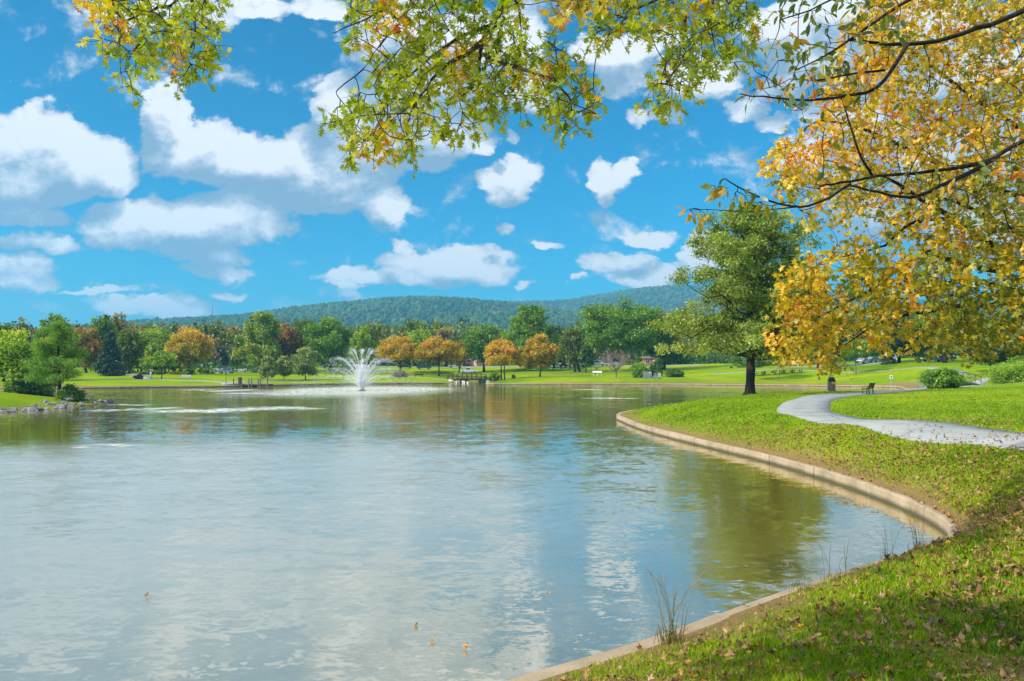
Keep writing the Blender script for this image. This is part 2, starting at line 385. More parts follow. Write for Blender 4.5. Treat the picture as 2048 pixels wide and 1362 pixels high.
for tx, ty, tr in ((20.2, 63.8, 1.2), (-20, 216, 18), (24, 210, 16)):
    bare += .55 * np.exp(-(((Vl[:, 0] - tx) / tr) ** 2 + ((Vl[:, 1] - ty) / (tr * .6)) ** 2))
g = np_mesh('ground', Vl, Fl, LAWN, tone=np.clip(dry + bare, 0, 1), smooth=True, dom='POINT', attr='dry'); tag(g, kind='structure')

# water
STREAKS = [(715, 784, 215, 13), (800, 779, 135, 6), (600, 787, 80, 6), (500, 786.3, 75, 1.6), (470, 781, 45, 3), (400, 780, 45, 1.2), (550, 817, 105, 4.2), (470, 819, 70, 4.5), (390, 822, 105, 4), (250, 820, 70, 1.4), (265, 809.5, 55, 1.2), (1225, 796.5, 65, 1.3), (1175, 779, 40, .8), (215, 893, 55, 1.0), (330, 816, 40, 3)]
def water_mat():
    m, nt, out = new_mat('lake_water')
    tc = N(nt, 'ShaderNodeTexCoord'); pos = tc.outputs['Object']
    def slope(scale, sx, rot, det=2):
        mp = N(nt, 'ShaderNodeMapping', inp={'Scale': (sx, 1, 1), 'Rotation': (0, 0, rot)}); L(nt, pos, mp.inputs[0])
        n = noise(nt, mp.outputs[0], scale, det, .55, .6)
        s = vmath(nt, 'SUBTRACT', n.outputs['Color'], (.5, .5, .5)); return s.outputs[0]
    a = slope(.55, .45, .12); b = slope(2.2, .45, -.10); c = slope(7.5, .5, .22); d_ = slope(24, .6, -.15)
    # broad calm and ruffled areas
    pw = noise(nt, pos, .045, 3, .5)
    ruff = N(nt, 'ShaderNodeMapRange', inp={1: .36, 2: .68, 3: .45, 4: 1.5}); L(nt, pw.outputs[0], ruff.inputs[0])
    dist = noise(nt, pos, .5, 4, .6)
    warp = vmath(nt, 'MULTIPLY_ADD', vmath(nt, 'SUBTRACT', dist.outputs['Color'], (.5, .5, .5)).outputs[0], (5, 9, 0), pos).outputs[0]
    tot = None
    for (px, py, rx, ry) in STREAKS:
        d0, d1 = 4500 / (py + ry - HZ), 4500 / (py - ry - HZ); dc = (d0 + d1) / 2; ryy = max(.9, (d1 - d0) / 2); rxx = rx / F * dc; xc = X(px, dc)
        v = vmath(nt, 'MULTIPLY_ADD', warp, (1 / rxx, 1 / ryy, 0), (-xc / rxx, -dc / ryy, 0)).outputs[0]
        ln = vmath(nt, 'LENGTH', v).outputs['Value']
        e = N(nt, 'ShaderNodeMapRange', interpolation_type='SMOOTHSTEP', inp={1: 1.15, 2: .45, 3: 0., 4: 1.}); L(nt, ln, e.inputs[0])
        tot = e.outputs[0] if tot is None else math_n(nt, 'MAXIMUM', tot, e.outputs[0])
    # open water stirred by the breeze; the coves and the lee of the far trees stay calm
    wv = vmath(nt, 'MULTIPLY_ADD', warp, (1 / 14., 1 / 17., 0), (10.5 / 14., -18. / 17., 0)).outputs[0]
    we = N(nt, 'ShaderNodeMapRange', interpolation_type='SMOOTHSTEP', inp={1: 1.16, 2: .48, 3: 0., 4: 1.}); L(nt, vmath(nt, 'LENGTH', wv).outputs['Value'], we.inputs[0]); wind = we.outputs[0]
    amp = math_n(nt, 'MULTIPLY_ADD', tot, 9.0, math_n(nt, 'MULTIPLY', ruff.outputs[0], math_n(nt, 'MULTIPLY_ADD', wind, 1.7, .8)))
    s = vmath(nt, 'MULTIPLY', a, (.03, .05, 0)).outputs[0]
    s = vmath(nt, 'ADD', s, vmath(nt, 'MULTIPLY', b, (.045, .10, 0)).outputs[0]).outputs[0]
    s = vmath(nt, 'ADD', s, vmath(nt, 'MULTIPLY', c, (.06, .13, 0)).outputs[0]).outputs[0]
    s = vmath(nt, 'ADD', s, vmath(nt, 'MULTIPLY', d_, (.05, .09, 0)).outputs[0]).outputs[0]
    sc = N(nt, 'ShaderNodeVectorMath', operation='SCALE'); L(nt, s, sc.inputs[0]); L(nt, amp, sc.inputs[3])
    nn = vmath(nt, 'NORMALIZE', vmath(nt, 'ADD', sc.outputs[0], (0, 0, 1)).outputs[0]).outputs[0]
    # aerator foam flecks, plus bright sky reflection in the streaks painted as white
    fm = N(nt, 'ShaderNodeMapping', inp={'Scale': (.5, .35, 1)}); L(nt, pos, fm.inputs[0])
    fn = noise(nt, fm.outputs[0], 3.5, 4, .7)
    fmr = N(nt, 'ShaderNodeMapRange', interpolation_type='SMOOTHSTEP', inp={1: .34, 2: .60, 3: 0., 4: 1.}); L(nt, fn.outputs[0], fmr.inputs[0])
    ff = math_n(nt, 'MULTIPLY', fmr.outputs[0], math_n(nt, 'MULTIPLY', tot, .78))
    body = N(nt, 'ShaderNodeMix', data_type='RGBA', inp={6: (.18, .145, .010, 1), 7: (.80, .82, .83, 1)}); L(nt, ff, body.inputs[0])
    df = N(nt, 'ShaderNodeBsdfDiffuse'); L(nt, body.outputs[2], df.inputs[0])
    g1 = N(nt, 'ShaderNodeBsdfGlossy', inp={'Roughness': .05, 'Color': (1, .96, .91, 1)}); L(nt, nn, g1.inputs['Normal'])
    g2 = N(nt, 'ShaderNodeBsdfGlossy', inp={'Roughness': .28, 'Color': (1, .97, .94, 1)}); L(nt, nn, g2.inputs['Normal'])
    gl = N(nt, 'ShaderNodeMixShader'); L(nt, math_n(nt, 'MULTIPLY_ADD', wind, .74, .02), gl.inputs[0]); L(nt, g1.outputs[0], gl.inputs[1]); L(nt, g2.outputs[0], gl.inputs[2])
    lw = N(nt, 'ShaderNodeLayerWeight', inp={0: .5}); L(nt, nn, lw.inputs['Normal'])
    fr = math_n(nt, 'MULTIPLY_ADD', math_n(nt, 'POWER', lw.outputs['Facing'], 3.0), .50, .44)
    fr = math_n(nt, 'MULTIPLY', fr, math_n(nt, 'MULTIPLY_ADD', ff, -.8, 1.0))
    ms = N(nt, 'ShaderNodeMixShader'); L(nt, fr, ms.inputs[0]); L(nt, df.outputs[0], ms.inputs[1]); L(nt, gl.outputs[0], ms.inputs[2])
    L(nt, ms.outputs[0], out.inputs[0]); return m
WATER = water_mat()
Vw, Fw, uw = compact(np.column_stack([vo, np.zeros(len(vo))]), fo[lk])
w = np_mesh('lake_water', Vw, Fw, WATER); tag(w, kind='structure')

# paths
def pave_mat():
    m, nt, out = new_mat('path_asphalt'); tc = N(nt, 'ShaderNodeTexCoord'); pos = tc.outputs['Object']
    n1 = noise(nt, pos, .8, 6, .7); n2 = noise(nt, pos, 45, 3, .7); vo = N(nt, 'ShaderNodeTexVoronoi', feature='DISTANCE_TO_EDGE', inp={'Scale': .33})
    L(nt, vmath(nt, 'ADD', pos, vmath(nt, 'MULTIPLY', n1.outputs['Color'], (.9, .9, 0)).outputs[0]).outputs[0], vo.inputs['Vector'])
    f = math_n(nt, 'MULTIPLY_ADD', n1.outputs[0], .7, math_n(nt, 'MULTIPLY', n2.outputs[0], .35)); r = ramp(nt, [(.3, (.19, .195, .19)), (.52, (.285, .295, .285)), (.75, (.36, .365, .35))], f)
    ck = N(nt, 'ShaderNodeMapRange', inp={1: .004, 2: .012, 3: .8, 4: 0.}); L(nt, vo.outputs['Distance'], ck.inputs[0])
    mx = N(nt, 'ShaderNodeMix', data_type='RGBA', inp={7: (.09, .09, .085, 1)}); L(nt, ck.outputs[0], mx.inputs[0]); L(nt, r.outputs[0], mx.inputs[6])
    b = N(nt, 'ShaderNodeBsdfPrincipled', inp={'Roughness': .92, 'Specular IOR Level': .15}); bp = N(nt, 'ShaderNodeBump', inp={'Strength': .4, 'Distance': .01}); L(nt, n2.outputs[0], bp.inputs['Height']); L(nt, bp.outputs[0], b.inputs['Normal'])
    L(nt, mx.outputs[2], b.inputs['Base Color']); L(nt, b.outputs[0], out.inputs[0]); return m
PAVE = pave_mat()
for i, (a, b) in enumerate(PATHS):
    cols = [a + (b - a) * t for t in (0, .33, .67, 1)]
    n = len(a); V = []; Fq = []
    for j in range(4):
        z = np.maximum(ht(cols[j]), .06) + .025
        V.append(np.column_stack([cols[j], z]))
    edge = [V[0] - [0, 0, .12], V[3] - [0, 0, .12]]; V = [edge[0]] + V + [edge[1]]
    V = np.vstack(V)
    for j in range(5):
        for k in range(n - 1): Fq.append((j * n + k, (j + 1) * n + k, (j + 1) * n + k + 1, j * n + k + 1))
    o = np_mesh('path' if i not in (7, 8, 9, 10) else 'road', V, np.array(Fq)[:, ::-1], PAVE, smooth=False); tag(o, kind='structure')

# kerb
def concrete():
    m, nt, out = new_mat('kerb_concrete')
    tc = N(nt, 'ShaderNodeTexCoord'); pos = tc.outputs['Object']
    n1 = noise(nt, pos, 1.2, 6, .7); n2 = noise(nt, pos, 40, 4, .8)
    f = math_n(nt, 'MULTIPLY_ADD', n1.outputs[0], .6, math_n(nt, 'MULTIPLY', n2.outputs[0], .45))
    r = ramp(nt, [(.3, (.10, .08, .052)), (.5, (.32, .245, .16)), (.75, (.47, .375, .265))], f)
    sp = N(nt, 'ShaderNodeSeparateXYZ'); L(nt, pos, sp.inputs[0])
    wet = N(nt, 'ShaderNodeMapRange', inp={1: .03, 2: .13, 3: 1., 4: 0.})
    L(nt, math_n(nt, 'MULTIPLY_ADD', n1.outputs[0], .08, math_n(nt, 'SUBTRACT', sp.outputs[2], .04)), wet.inputs[0])
    mx = N(nt, 'ShaderNodeMix', data_type='RGBA', inp={7: (.07, .065, .035, 1)}); L(nt, wet.outputs[0], mx.inputs[0]); L(nt, r.outputs[0], mx.inputs[6])
    b = N(nt, 'ShaderNodeBsdfPrincipled', inp={'Roughness': .85, 'Specular IOR Level': .2})
    bp = N(nt, 'ShaderNodeBump', inp={'Strength': .5, 'Distance': .01}); L(nt, n2.outputs[0], bp.inputs['Height']); L(nt, bp.outputs[0], b.inputs['Normal'])
    L(nt, mx.outputs[2], b.inputs['Base Color']); L(nt, b.outputs[0], out.inputs[0]); return m
KERB = concrete()
def kerb_mesh():
    mb = MB(); n = len(SHORE); run = []
    runs = []
    for i in range(n):
        if STYPE[i] == K: run.append(i)
        else:
            if len(run) > 1: runs.append(run + [i])
            run = []
    if run: runs.append(run)
    for run in runs:
        P = SHORE[run]; s = np.concatenate([[0], np.cumsum(np.linalg.norm(np.diff(P, axis=0), axis=1))])
        tot = s[-1]; k0 = 0.0
        while k0 < tot - .5:
            k1 = min(k0 + 3.05, tot); ss = np.linspace(k0 + .018, k1 - .018, 9)
            xy = np.column_stack([np.interp(ss, s, P[:, 0]), np.interp(ss, s, P[:, 1])])
            t = unit(np.gradient(xy, axis=0)); nr = np.column_stack([t[:, 1], -t[:, 0]])
            top = .265 + RNG.normal(0, .007); off = RNG.normal(0, .006)
            prof = [(-.035 + off, -.5), (-.03 + off, top - .03), (-.005 + off, top), (.21 + off, top), (.23 + off, top - .02), (.23 + off, .05)]
            vs = []
            for q in range(9):
                for o_, z_ in prof: vs.append((*(xy[q] + nr[q] * o_), z_))
            m = len(prof); fs = []
            for q in range(8):
                for e in range(m - 1): fs.append((q * m + e, q * m + e + 1, (q + 1) * m + e + 1, (q + 1) * m + e))
            fs += [tuple(range(m - 1, -1, -1)), tuple(range(8 * m, 9 * m))]
            mb.add(vs, fs); k0 = k1
    return mb
tag(kerb_mesh().build('kerb', KERB), kind='structure')

# ------------------------------------------------------------------ hills with forest canopy
HILLMAT = solid('hill_forest_floor', (.05, .075, .02), .95, vary=.3, scale=.02)
def hill(prof, d, y0, seed):
    P = np.array(prof, float); rng = np.random.default_rng(seed)
    xs = np.linspace((P[0, 0] - 1024) / F * d, (P[-1, 0] - 1024) / F * d, 120); pxs = xs / d * F + 1024
    rz = H + (HZ - np.interp(pxs, P[:, 0], P[:, 1])) / F * d
    ys = np.concatenate([np.linspace(y0, d, 46), np.linspace(d * 1.03, d * 1.4, 8)])
    ph = rng.random(6) * 6.28
    def hfun(x, y, ridge):
        t = np.clip((y - y0) / (d - y0), 0, 1); s = t * t * (3 - 2 * t) * .55 + t * .45
        gul = np.sin(x / 140 + ph[0]) * .5 + np.sin(x / 61 + y / 210 + ph[1]) * .35 + np.sin(y / 130 + x / 330 + ph[2]) * .4
        z = 8 + (ridge - 16) * s + gul * 13 * np.sin(np.pi * np.clip(t, 0, 1)) * np.clip((ridge - 8) / 120, 0, 1)
        return np.where(y > d, z - (y - d) * .25, z)
    XX, YY = np.meshgrid(xs, ys); ZZ = hfun(XX, YY, np.interp(XX, xs, rz))
    V = np.column_stack([XX.ravel(), YY.ravel(), ZZ.ravel()]); nx = len(xs)
    q = np.arange(len(ys) - 1)[:, None] * nx + np.arange(nx - 1)[None]; q = q.ravel()
    tag(np_mesh('hill', V, np.column_stack([q, q + 1, q + nx + 1, q + nx]), HILLMAT, smooth=True), kind='structure')
    return xs, rz, hfun
def canopy(n, xs, rz, hfun, y0, y1, seed, rad, pal):
    rng = np.random.default_rng(seed)
    x = rng.uniform(xs[0], xs[-1], n); y = y0 + (y1 - y0) * rng.random(n) ** .85
    z = hfun(x, y, np.interp(x, xs, rz)); iv, if_ = ico(0)
    r = rad * rng.uniform(.55, 1.35, n); big = rng.random(n) < .04; r[big] *= 1.25
    jit = rng.uniform(.7, 1.3, (n, 12, 1)); a = rng.random(n) * 6.28; ca, sa = np.cos(a)[:, None], np.sin(a)[:, None]
    bx = iv[None, :, 0] * ca - iv[None, :, 1] * sa; by = iv[None, :, 0] * sa + iv[None, :, 1] * ca
    V = np.stack([bx, by, np.broadcast_to(iv[None, :, 2] * 1.15, bx.shape)], 2) * jit * r[:, None, None] + np.stack([x, y, z + r * .7], 1)[:, None]
    Fc = (if_[None] + (np.arange(n) * 12)[:, None, None]).reshape(-1, 3)
    t = np.clip(.42 + .13 * rng.normal(size=n) + .16 * np.sin(x / 90) * np.sin(y / 130), 0, 1); hot = rng.random(n) < .03 + .10 * (np.sin(x / 170 + 1) * np.sin(y / 210) > .45); t[hot] = .98
    o = np_mesh('forest', V.reshape(-1, 3), Fc, pal, tone=np.repeat(t, 20)); return tag(o, kind='stuff')
FORESTMAT = leaf_mat('hill_foliage', [(.012, .035, .012), (.03, .075, .018), (.06, .12, .026), (.10, .17, .035), (.15, .15, .04)], .1, .0)
A_PROF = [(100, 668), (200, 655), (330, 644), (450, 634), (560, 626), (640, 614), (700, 605), (780, 596), (860, 594), (950, 599), (1040, 608), (1150, 630), (1300, 660), (1500, 700)]
B_PROF = [(640, 660), (900, 620), (1000, 607), (1080, 604), (1150, 599), (1250, 580), (1320, 573), (1400, 573), (1550, 582), (1700, 592), (1900, 612), (2150, 640)]
hx = hill(A_PROF, 2200, 950, 3); tag(canopy(17000, *hx, 1000, 2215, 5, 5.2, FORESTMAT), 'dense green and brown forest covering the nearer long ridge', 'forest')
hx = hill(B_PROF, 3200, 1500, 8); tag(canopy(15000, *hx, 1700, 3215, 6, 6.2, FORESTMAT), 'dense hazy forest covering the higher ridge on the right behind', 'forest')

# ------------------------------------------------------------------ trees
def leaf_quads(blobs, n, size, rng, up=.3, flat=.62, shell=.42, tone_blob=.14, tone_rand=.13, aspect=.62, droop=0):
    """leaf-clump diamonds spread through a set of ellipsoids [cx cy cz rx ry rz]"""
    B = np.asarray(blobs, float); wgt = (B[:, 3] * B[:, 5]); k = rng.choice(len(B), n, p=wgt / wgt.sum())
    dr = unit(rng.normal(size=(n, 3))); rr = rng.random(n) ** shell; st = rng.random(n) < .22; rr = np.where(st, rng.uniform(.95, 1.4, n), rr)
    pos = B[k, :3] + dr * rr[:, None] * B[k, 3:6]
    nr = unit(dr * .7 + rng.normal(size=(n, 3)) * .95 + [0, 0, up])
    t = unit(np.cross(nr, rng.normal(size=(n, 3)))); 
    if droop: t = unit(t + np.array([0, 0, -droop])); nr = unit(np.cross(t, rng.normal(size=(n, 3))))
    b = np.cross(nr, t); s = size * rng.uniform(.55, 1.45, n)[:, None]
    V = np.stack([pos + t * s, pos + b * s * aspect, pos - t * s, pos - b * s * aspect], 1).reshape(-1, 3)
    bt = rng.normal(size=len(B)) * tone_blob
    tone = .42 + bt[k] + rng.normal(size=n) * tone_rand
    return V, np.arange(n * 4).reshape(-1, 4), tone, pos
def env_blobs(c, r, kind, k, rng, br=.34):
    out = []
    for i in range(k):
        if kind == 'round':
            d = unit(rng.normal(size=3)); q = rng.uniform(.35, .78); p = d * q
            s = br * rng.uniform(.75, 1.25)
        elif kind == 'dome':      # flat-bottomed broad crown
            d = unit(rng.normal(size=3)); d[2] = abs(d[2]) * 1.5 - .55; q = rng.uniform(.45, .82); p = d * q; p[2] = np.clip(p[2], -.8, .8)
            s = br * rng.uniform(.75, 1.25)
        elif kind == 'egg':       # widest low, narrow top
            z = rng.uniform(-.85, .9); wd = (1 - ((z + .35) / 1.35) ** 2) if z > -.35 else 1 - ((z + .35) / .75) ** 2
            a = rng.random() * 6.283; q = rng.uniform(.3, .8) * max(.12, wd) ** .6; p = np.array([math.cos(a) * q, math.sin(a) * q, z]); s = br * rng.uniform(.7, 1.15) * (1 - .35 * max(0, z))
        elif kind == 'cone':
            z = rng.uniform(-1, .97) ; wd = (1 - (z + 1) / 2) * .95 + .03; a = rng.random() * 6.283; q = wd * rng.uniform(.35, .85)
            p = np.array([math.cos(a) * q, math.sin(a) * q, z]); s = br * (.35 + wd * .8)
        out.append([c[0] + p[0] * r[0], c[1] + p[1] * r[1], c[2] + p[2] * r[2], s * r[0], s * r[1], s * (r[2] if kind != 'cone' else r[0]) * .85])
    return np.array(out)
def limb(a, b, rng, sag=.08, n=5):
    a, b = np.array(a, float), np.array(b, float); L_ = np.linalg.norm(b - a); o = rng.normal(size=3) * L_ * sag
    return [a + (b - a) * t + o * math.sin(t * math.pi) for t in np.linspace(0, 1, n)]
def tree(name, label, px, ptop, pbot, wpx, d, pal, kind='round', tpx=None, n=5000, leaf=.3, bark=None, tr=None, group=None, k=46, cat='tree', br=.29, seed=None, trunks=1, td=None, tone_top=0., ground_crown=False, depth=.9, **kw):
    rng = np.random.default_rng(seed if seed is not None else int(px * 7 + d * 13 + ptop))
    tpx = px if tpx is None else tpx
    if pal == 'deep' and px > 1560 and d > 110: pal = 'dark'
    gx, gy, gz = ground(tpx, d)
    root = thing(name, label, cat, (gx, gy, gz - .03), 0, group)
    ztop = H - (ptop - HZ) / F * d - gz; zbot = H - (pbot - HZ) / F * d - gz; zbot = max(zbot, .1 if ground_crown else .5)
    if cat in ('bush', 'hedge'): zbot = -.28 * ztop
    rx = wpx / 2 / F * d * (1.22 if d > 80 and not ground_crown else 1.0); n = int(n * (1.3 if d > 80 else 1.0)); c = np.array([X(px, d) - gx, 0, (ztop + zbot) / 2]); rr = np.array([rx, rx * depth, (ztop - zbot) / 2])
    if d > 80: br, k = br * .74, int(k * 1.9)
    blobs = env_blobs(c, rr, kind, k, rng, br)
    V, Fc, tone, pos = leaf_quads(blobs, n, leaf * .92, rng, **kw)
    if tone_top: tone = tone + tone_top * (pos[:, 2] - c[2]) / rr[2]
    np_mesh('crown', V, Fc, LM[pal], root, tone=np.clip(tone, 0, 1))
    tr = tr or max(.10, .022 * ztop); mb = MB()
    for q in range(trunks):
        ox = (q - (trunks - 1) / 2) * tr * 5
        top = np.array([c[0] * .6 + ox * .3, 0, zbot + (ztop - zbot) * .62])
        p = limb((ox, 0, -.15), top, rng, .02, 7); p[0] = np.array([ox, 0, -.15])
        rad = [tr * 1.55, tr * 1.02, tr * .9, tr * .8, tr * .62, tr * .42, tr * .2]
        mb.tube(p, rad, 8)
        for j in rng.choice(len(blobs), min(len(blobs), 9), replace=False):
            s = rng.uniform(.3, .8); a = p[2] * (1 - s) + p[5] * s
            mb.tube(limb(a, blobs[j, :3], rng), [tr * .42, tr * .34, tr * .25, tr * .16, tr * .06], 5)
    mb.build('trunk', bark or BARK, root, smooth=True)
    return root

# ---- big tree on the near lawn
def willow_oak():
    rng = np.random.default_rng(12); d = 64.; gx, gy, gz = ground(1500, d); root = thing('willow_oak_tree', 'tall green willow oak with a dark straight trunk on the point of near lawn', 'tree', (gx, gy, gz - .03)); mb = MB(); blobs = []
    hh = 16.0; tp = [(0, 0, -.15), (0, 0, .25), (.02, 0, 1.0), (.05, 0, 3), (0, .05, 6), (.1, 0, 10), (0, 0, 15.4)]; mb.tube(tp, [.75, .46, .37, .34, .27, .17, .03], 12)
    for i in range(88):
        t = (i + rng.random()) / 88; z0 = 3.0 + 12.0 * t; a = i * 2.4 + rng.normal() * .4; out = (8.3 * (1 - t) ** .70 + .45) * rng.uniform(.62, 1.05); rise = out * (.12 + .75 * t) - (1.0 if t < .22 else 0) * rng.uniform(.2, 1.2)
        if t < .3 and math.cos(a) < -.1: out *= 1.08
        e = np.array([math.cos(a) * out, math.sin(a) * out, z0 + rise]); p = limb((0, 0, z0), e, rng, .06, 6); p[2] = p[2] + [0, 0, .12 * out]; mb.tube(p, np.linspace(.085 * (1 - t) + .03, .012, 6), 5)
        for q in np.linspace(.24, 1.03, max(3, int(out / .72))):
            b = p[0] + (e - p[0]) * q + rng.normal(size=3) * [.45, .45, .28] + [0, 0, .1 * out * math.sin(q * 3)]; r_ = rng.uniform(.5, 1.0); blobs.append([*b, r_, r_, r_ * .62])
    blobs.append([0, 0, 15.2, .5, .5, .9]); V, Fc, tone, pos = leaf_quads(blobs, 110000, .132, rng, aspect=.38, shell=.6, tone_blob=.13, tone_rand=.17, droop=.25)
    np_mesh('crown', V, Fc, LM['fresh'], root, tone=np.clip(tone + .14, 0, 1)); mb.build('trunk', BARK_DARK, root, True)
willow_oak()
TB = 'trees along the far shore'
T = tree
# left bank beyond the peninsula
T('maple_tree', 'large yellow-green maple at left edge, right behind the grassy mound', 40, 655, 792, 150, 84, 'lime', n=15000, leaf=.17, k=48, br=.28, seed=1, tone_top=.12)
T('maple_tree', 'gold and green maple with red tips, between the left edge maple and the pine', 92, 668, 785, 95, 92, 'mixed', n=9000, leaf=.18, k=34, br=.3, seed=2, tone_top=.26)
T('deciduous_tree', 'thin dark green tree cut by the left edge of the photo, tallest there', 8, 648, 780, 56, 132, 'deep', 'egg', n=3500, leaf=.26)
T('deciduous_tree', 'tall green tree whose top stands above the pine', 108, 628, 770, 78, 140, 'green', 'egg', n=7500, leaf=.24)
T('deciduous_tree', 'slender rusty tree top between left edge tree and tall green tree', 33, 655, 770, 26, 142, 'rust', 'egg', n=1500, leaf=.25)
T('deciduous_tree', 'orange-brown tree just right of the pine and left of the blue spruce', 172, 647, 752, 66, 186, 'rust', n=6500, leaf=.32)
T('deciduous_tree', 'tall green tree rising straight behind the blue spruce', 204, 626, 745, 66, 205, 'green', 'egg', n=6500, leaf=.34)
T('deciduous_tree', 'tall tree with pinkish green top, right of the one behind the blue spruce', 238, 625, 745, 48, 212, 'tan', 'egg', n=4500, leaf=.34)
T('spruce_tree', 'dark blue spruce reaching down to the far lawn', 221, 664, 752, 62, 165, 'blue', 'cone', n=11000, leaf=.27, k=90, br=.42, ground_crown=True, tr=.22, bark=BARK_DARK, seed=3, droop=.5)
T('deciduous_tree', 'olive brown tree at the right flank of the blue spruce', 258, 650, 748, 50, 186, 'olive', n=4500, leaf=.3)
T('deciduous_tree', 'rusty tree top seen between olive tree and yellow-green tree on the left bank', 283, 650, 740, 44, 225, 'rust', n=3500, leaf=.36)
T('deciduous_tree', 'wide yellow-green tree behind the young lawn tree', 306, 645, 745, 84, 196, 'lime', n=7500, leaf=.3, seed=9)
T('young_tree', 'small light green young tree alone on the left far lawn', 323, 696, 748, 60, 150, 'lime', 'dome', n=5000, leaf=.19, tr=.13, k=26, bark=BARK_GREY)
T('deciduous_tree', 'round orange-topped tree right of the young lawn tree', 378, 648, 742, 84, 190, 'gold', n=9500, leaf=.29, tone_top=.25, seed=12)
T('deciduous_tree', 'green tree tucked between yellow-green tree and orange-topped tree', 347, 662, 745, 48, 200, 'green', n=4000, leaf=.3)
T('bare_cherry_tree', 'purplish nearly bare cherry behind the left parked cars', 417, 692, 738, 46, 238, 'plum', 'dome', n=2600, leaf=.25)
T('conifer_tree', 'dark pointed conifer behind the purplish bare cherry', 412, 652, 738, 30, 262, 'blue', 'cone', n=3500, leaf=.4, ground_crown=True, k=50, br=.42)
T('evergreen_tree', 'dark round evergreen right of the purplish bare cherry', 441, 694, 742, 36, 252, 'blue', 'egg', n=3500, leaf=.36, ground_crown=True)
T('deciduous_tree', 'pale tan-pink tree above the parked silver car', 468, 645, 738, 56, 275, 'tan', n=5000, leaf=.4, tone_top=.1)
T('deciduous_tree', 'low dark green tree under the tan-pink tree', 474, 692, 740, 44, 258, 'deep', n=3500, leaf=.36)
T('poplar_tree', 'tall tree with bright yellow-green left edge beside the road', 522, 623, 742, 92, 222, 'mixed', 'egg', n=11000, leaf=.33, seed=21, k=44)
T('deciduous_tree', 'reddish brown tree between two tall green trees on the far bank', 572, 634, 740, 62, 232, 'rust', n=6000, leaf=.35, seed=22)
T('deciduous_tree', 'blue-green tree right beside the reddish brown tree', 609, 629, 740, 70, 236, 'deep', n=7500, leaf=.35)
T('deciduous_tree', 'broad tall green tree left of the fountain', 660, 625, 742, 108, 226, 'green', n=15000, leaf=.32, k=50, seed=24, br=.28)
T('young_tree', 'leftmost of the three pale young trees by the dock', 535, 711, 756, 40, 160, 'sage', 'egg', n=2800, leaf=.19, tr=.1, bark=BARK_GREY, group='young trees by the dock')
T('young_tree', 'middle one of the three pale young trees by the dock', 568, 711, 753, 42, 164, 'sage', 'egg', n=3000, leaf=.19, tr=.11, bark=BARK_GREY, group='young trees by the dock')
T('young_tree', 'tallest and rightmost of three pale young trees near the dock', 611, 694, 750, 58, 170, 'sage', 'egg', n=5000, leaf=.2, tr=.13, bark=BARK_GREY, group='young trees by the dock', tone_top=.25)
T('poplar_tree', 'bright yellow-green narrow tree directly behind the fountain', 726, 651, 740, 54, 215, 'lime', 'egg', n=6500, leaf=.29, tr=.22, tone_top=.1)
OR_ = 'orange trees along the far lawn'
T('autumn_tree', 'broad orange tree right beside the fountain spray', 796, 667, 737, 84, 206, 'orange', 'dome', n=9000, leaf=.26, k=40, seed=31, tpx=800, tr=.2, tone_top=.12, group=OR_)
T('autumn_tree', 'widest orange tree, above the parked dark cars', 880, 667, 740, 92, 203, 'orange', 'dome', n=10500, leaf=.26, k=44, seed=32, tpx=878, tr=.2, tone_top=.1, group=OR_)
T('autumn_tree', 'orange tree over the right end of the footbridge', 1006, 674, 750, 80, 176, 'orange', 'dome', n=10500, leaf=.22, k=40, seed=33, trunks=2, tr=.15, tone_top=.15, group=OR_)
T('autumn_tree', 'rightmost golden orange tree on the far shore lawn', 1080, 668, 737, 70, 182, 'orange', 'egg', n=9000, leaf=.22, k=36, seed=34, tr=.16, tone_top=.1, group=OR_)
T('deciduous_tree', 'yellow-green tree top between the two left orange trees', 838, 650, 735, 56, 262, 'lime', n=5000, leaf=.36)
T('deciduous_tree', 'tan orange tree top above the widest orange tree', 892, 642, 735, 52, 272, 'tan', n=5000, leaf=.38, tone_top=.2)
T('deciduous_tree', 'rusty little tree right of the widest orange tree', 918, 675, 738, 30, 228, 'rust', n=2200, leaf=.3)
T('deciduous_tree', 'bushy green tree above the white pickup truck', 968, 641, 736, 84, 232, 'green', n=9500, leaf=.32, seed=41)
T('deciduous_tree', 'large green tree standing behind the rightmost golden orange tree', 1063, 606, 735, 108, 242, 'green', 'egg', n=14000, leaf=.34, k=50, seed=42, br=.26)
T('deciduous_tree', 'dark green shaded tree right of the golden orange tree', 1108, 640, 735, 60, 248, 'deep', n=5500, leaf=.36)
T('deciduous_tree', 'dull olive tree over the parked red and blue cars', 1140, 656, 733, 58, 222, 'olive', 'egg', n=6000, leaf=.28, tpx=1155, tone_blob=.08, trunks=2)
T('deciduous_tree', 'narrow dark green tree left of the biggest round tree', 1172, 690, 736, 30, 215, 'deep', 'egg', n=2500, leaf=.28)
T('deciduous_tree', 'biggest round green tree on the far bank, above the bare cherry', 1240, 586, 722, 168, 218, 'green', n=26000, leaf=.31, k=80, seed=44, br=.24, tpx=1270, tr=.4)
T('deciduous_tree', 'green and rust tree between biggest round tree and willow oak', 1326, 598, 725, 92, 226, 'mixed', n=10000, leaf=.33, seed=46, tone_blob=.1)
T('deciduous_tree', 'dark green tree low behind the clipped bushes', 1330, 668, 728, 84, 224, 'deep', n=7000, leaf=.3)
T('young_tree', 'slim young tree left of the picnic tables, beside the oak trunk', 1508, 700, 735, 40, 156, 'deep', 'egg', n=1800, leaf=.2, tr=.1, bark=BARK_DARK)
T('young_tree', 'young tree with pale trunk in front of the picnic tables', 1556, 688, 738, 56, 156, 'green', 'dome', n=2600, leaf=.2, tr=.13, bark=BARK_GREY)
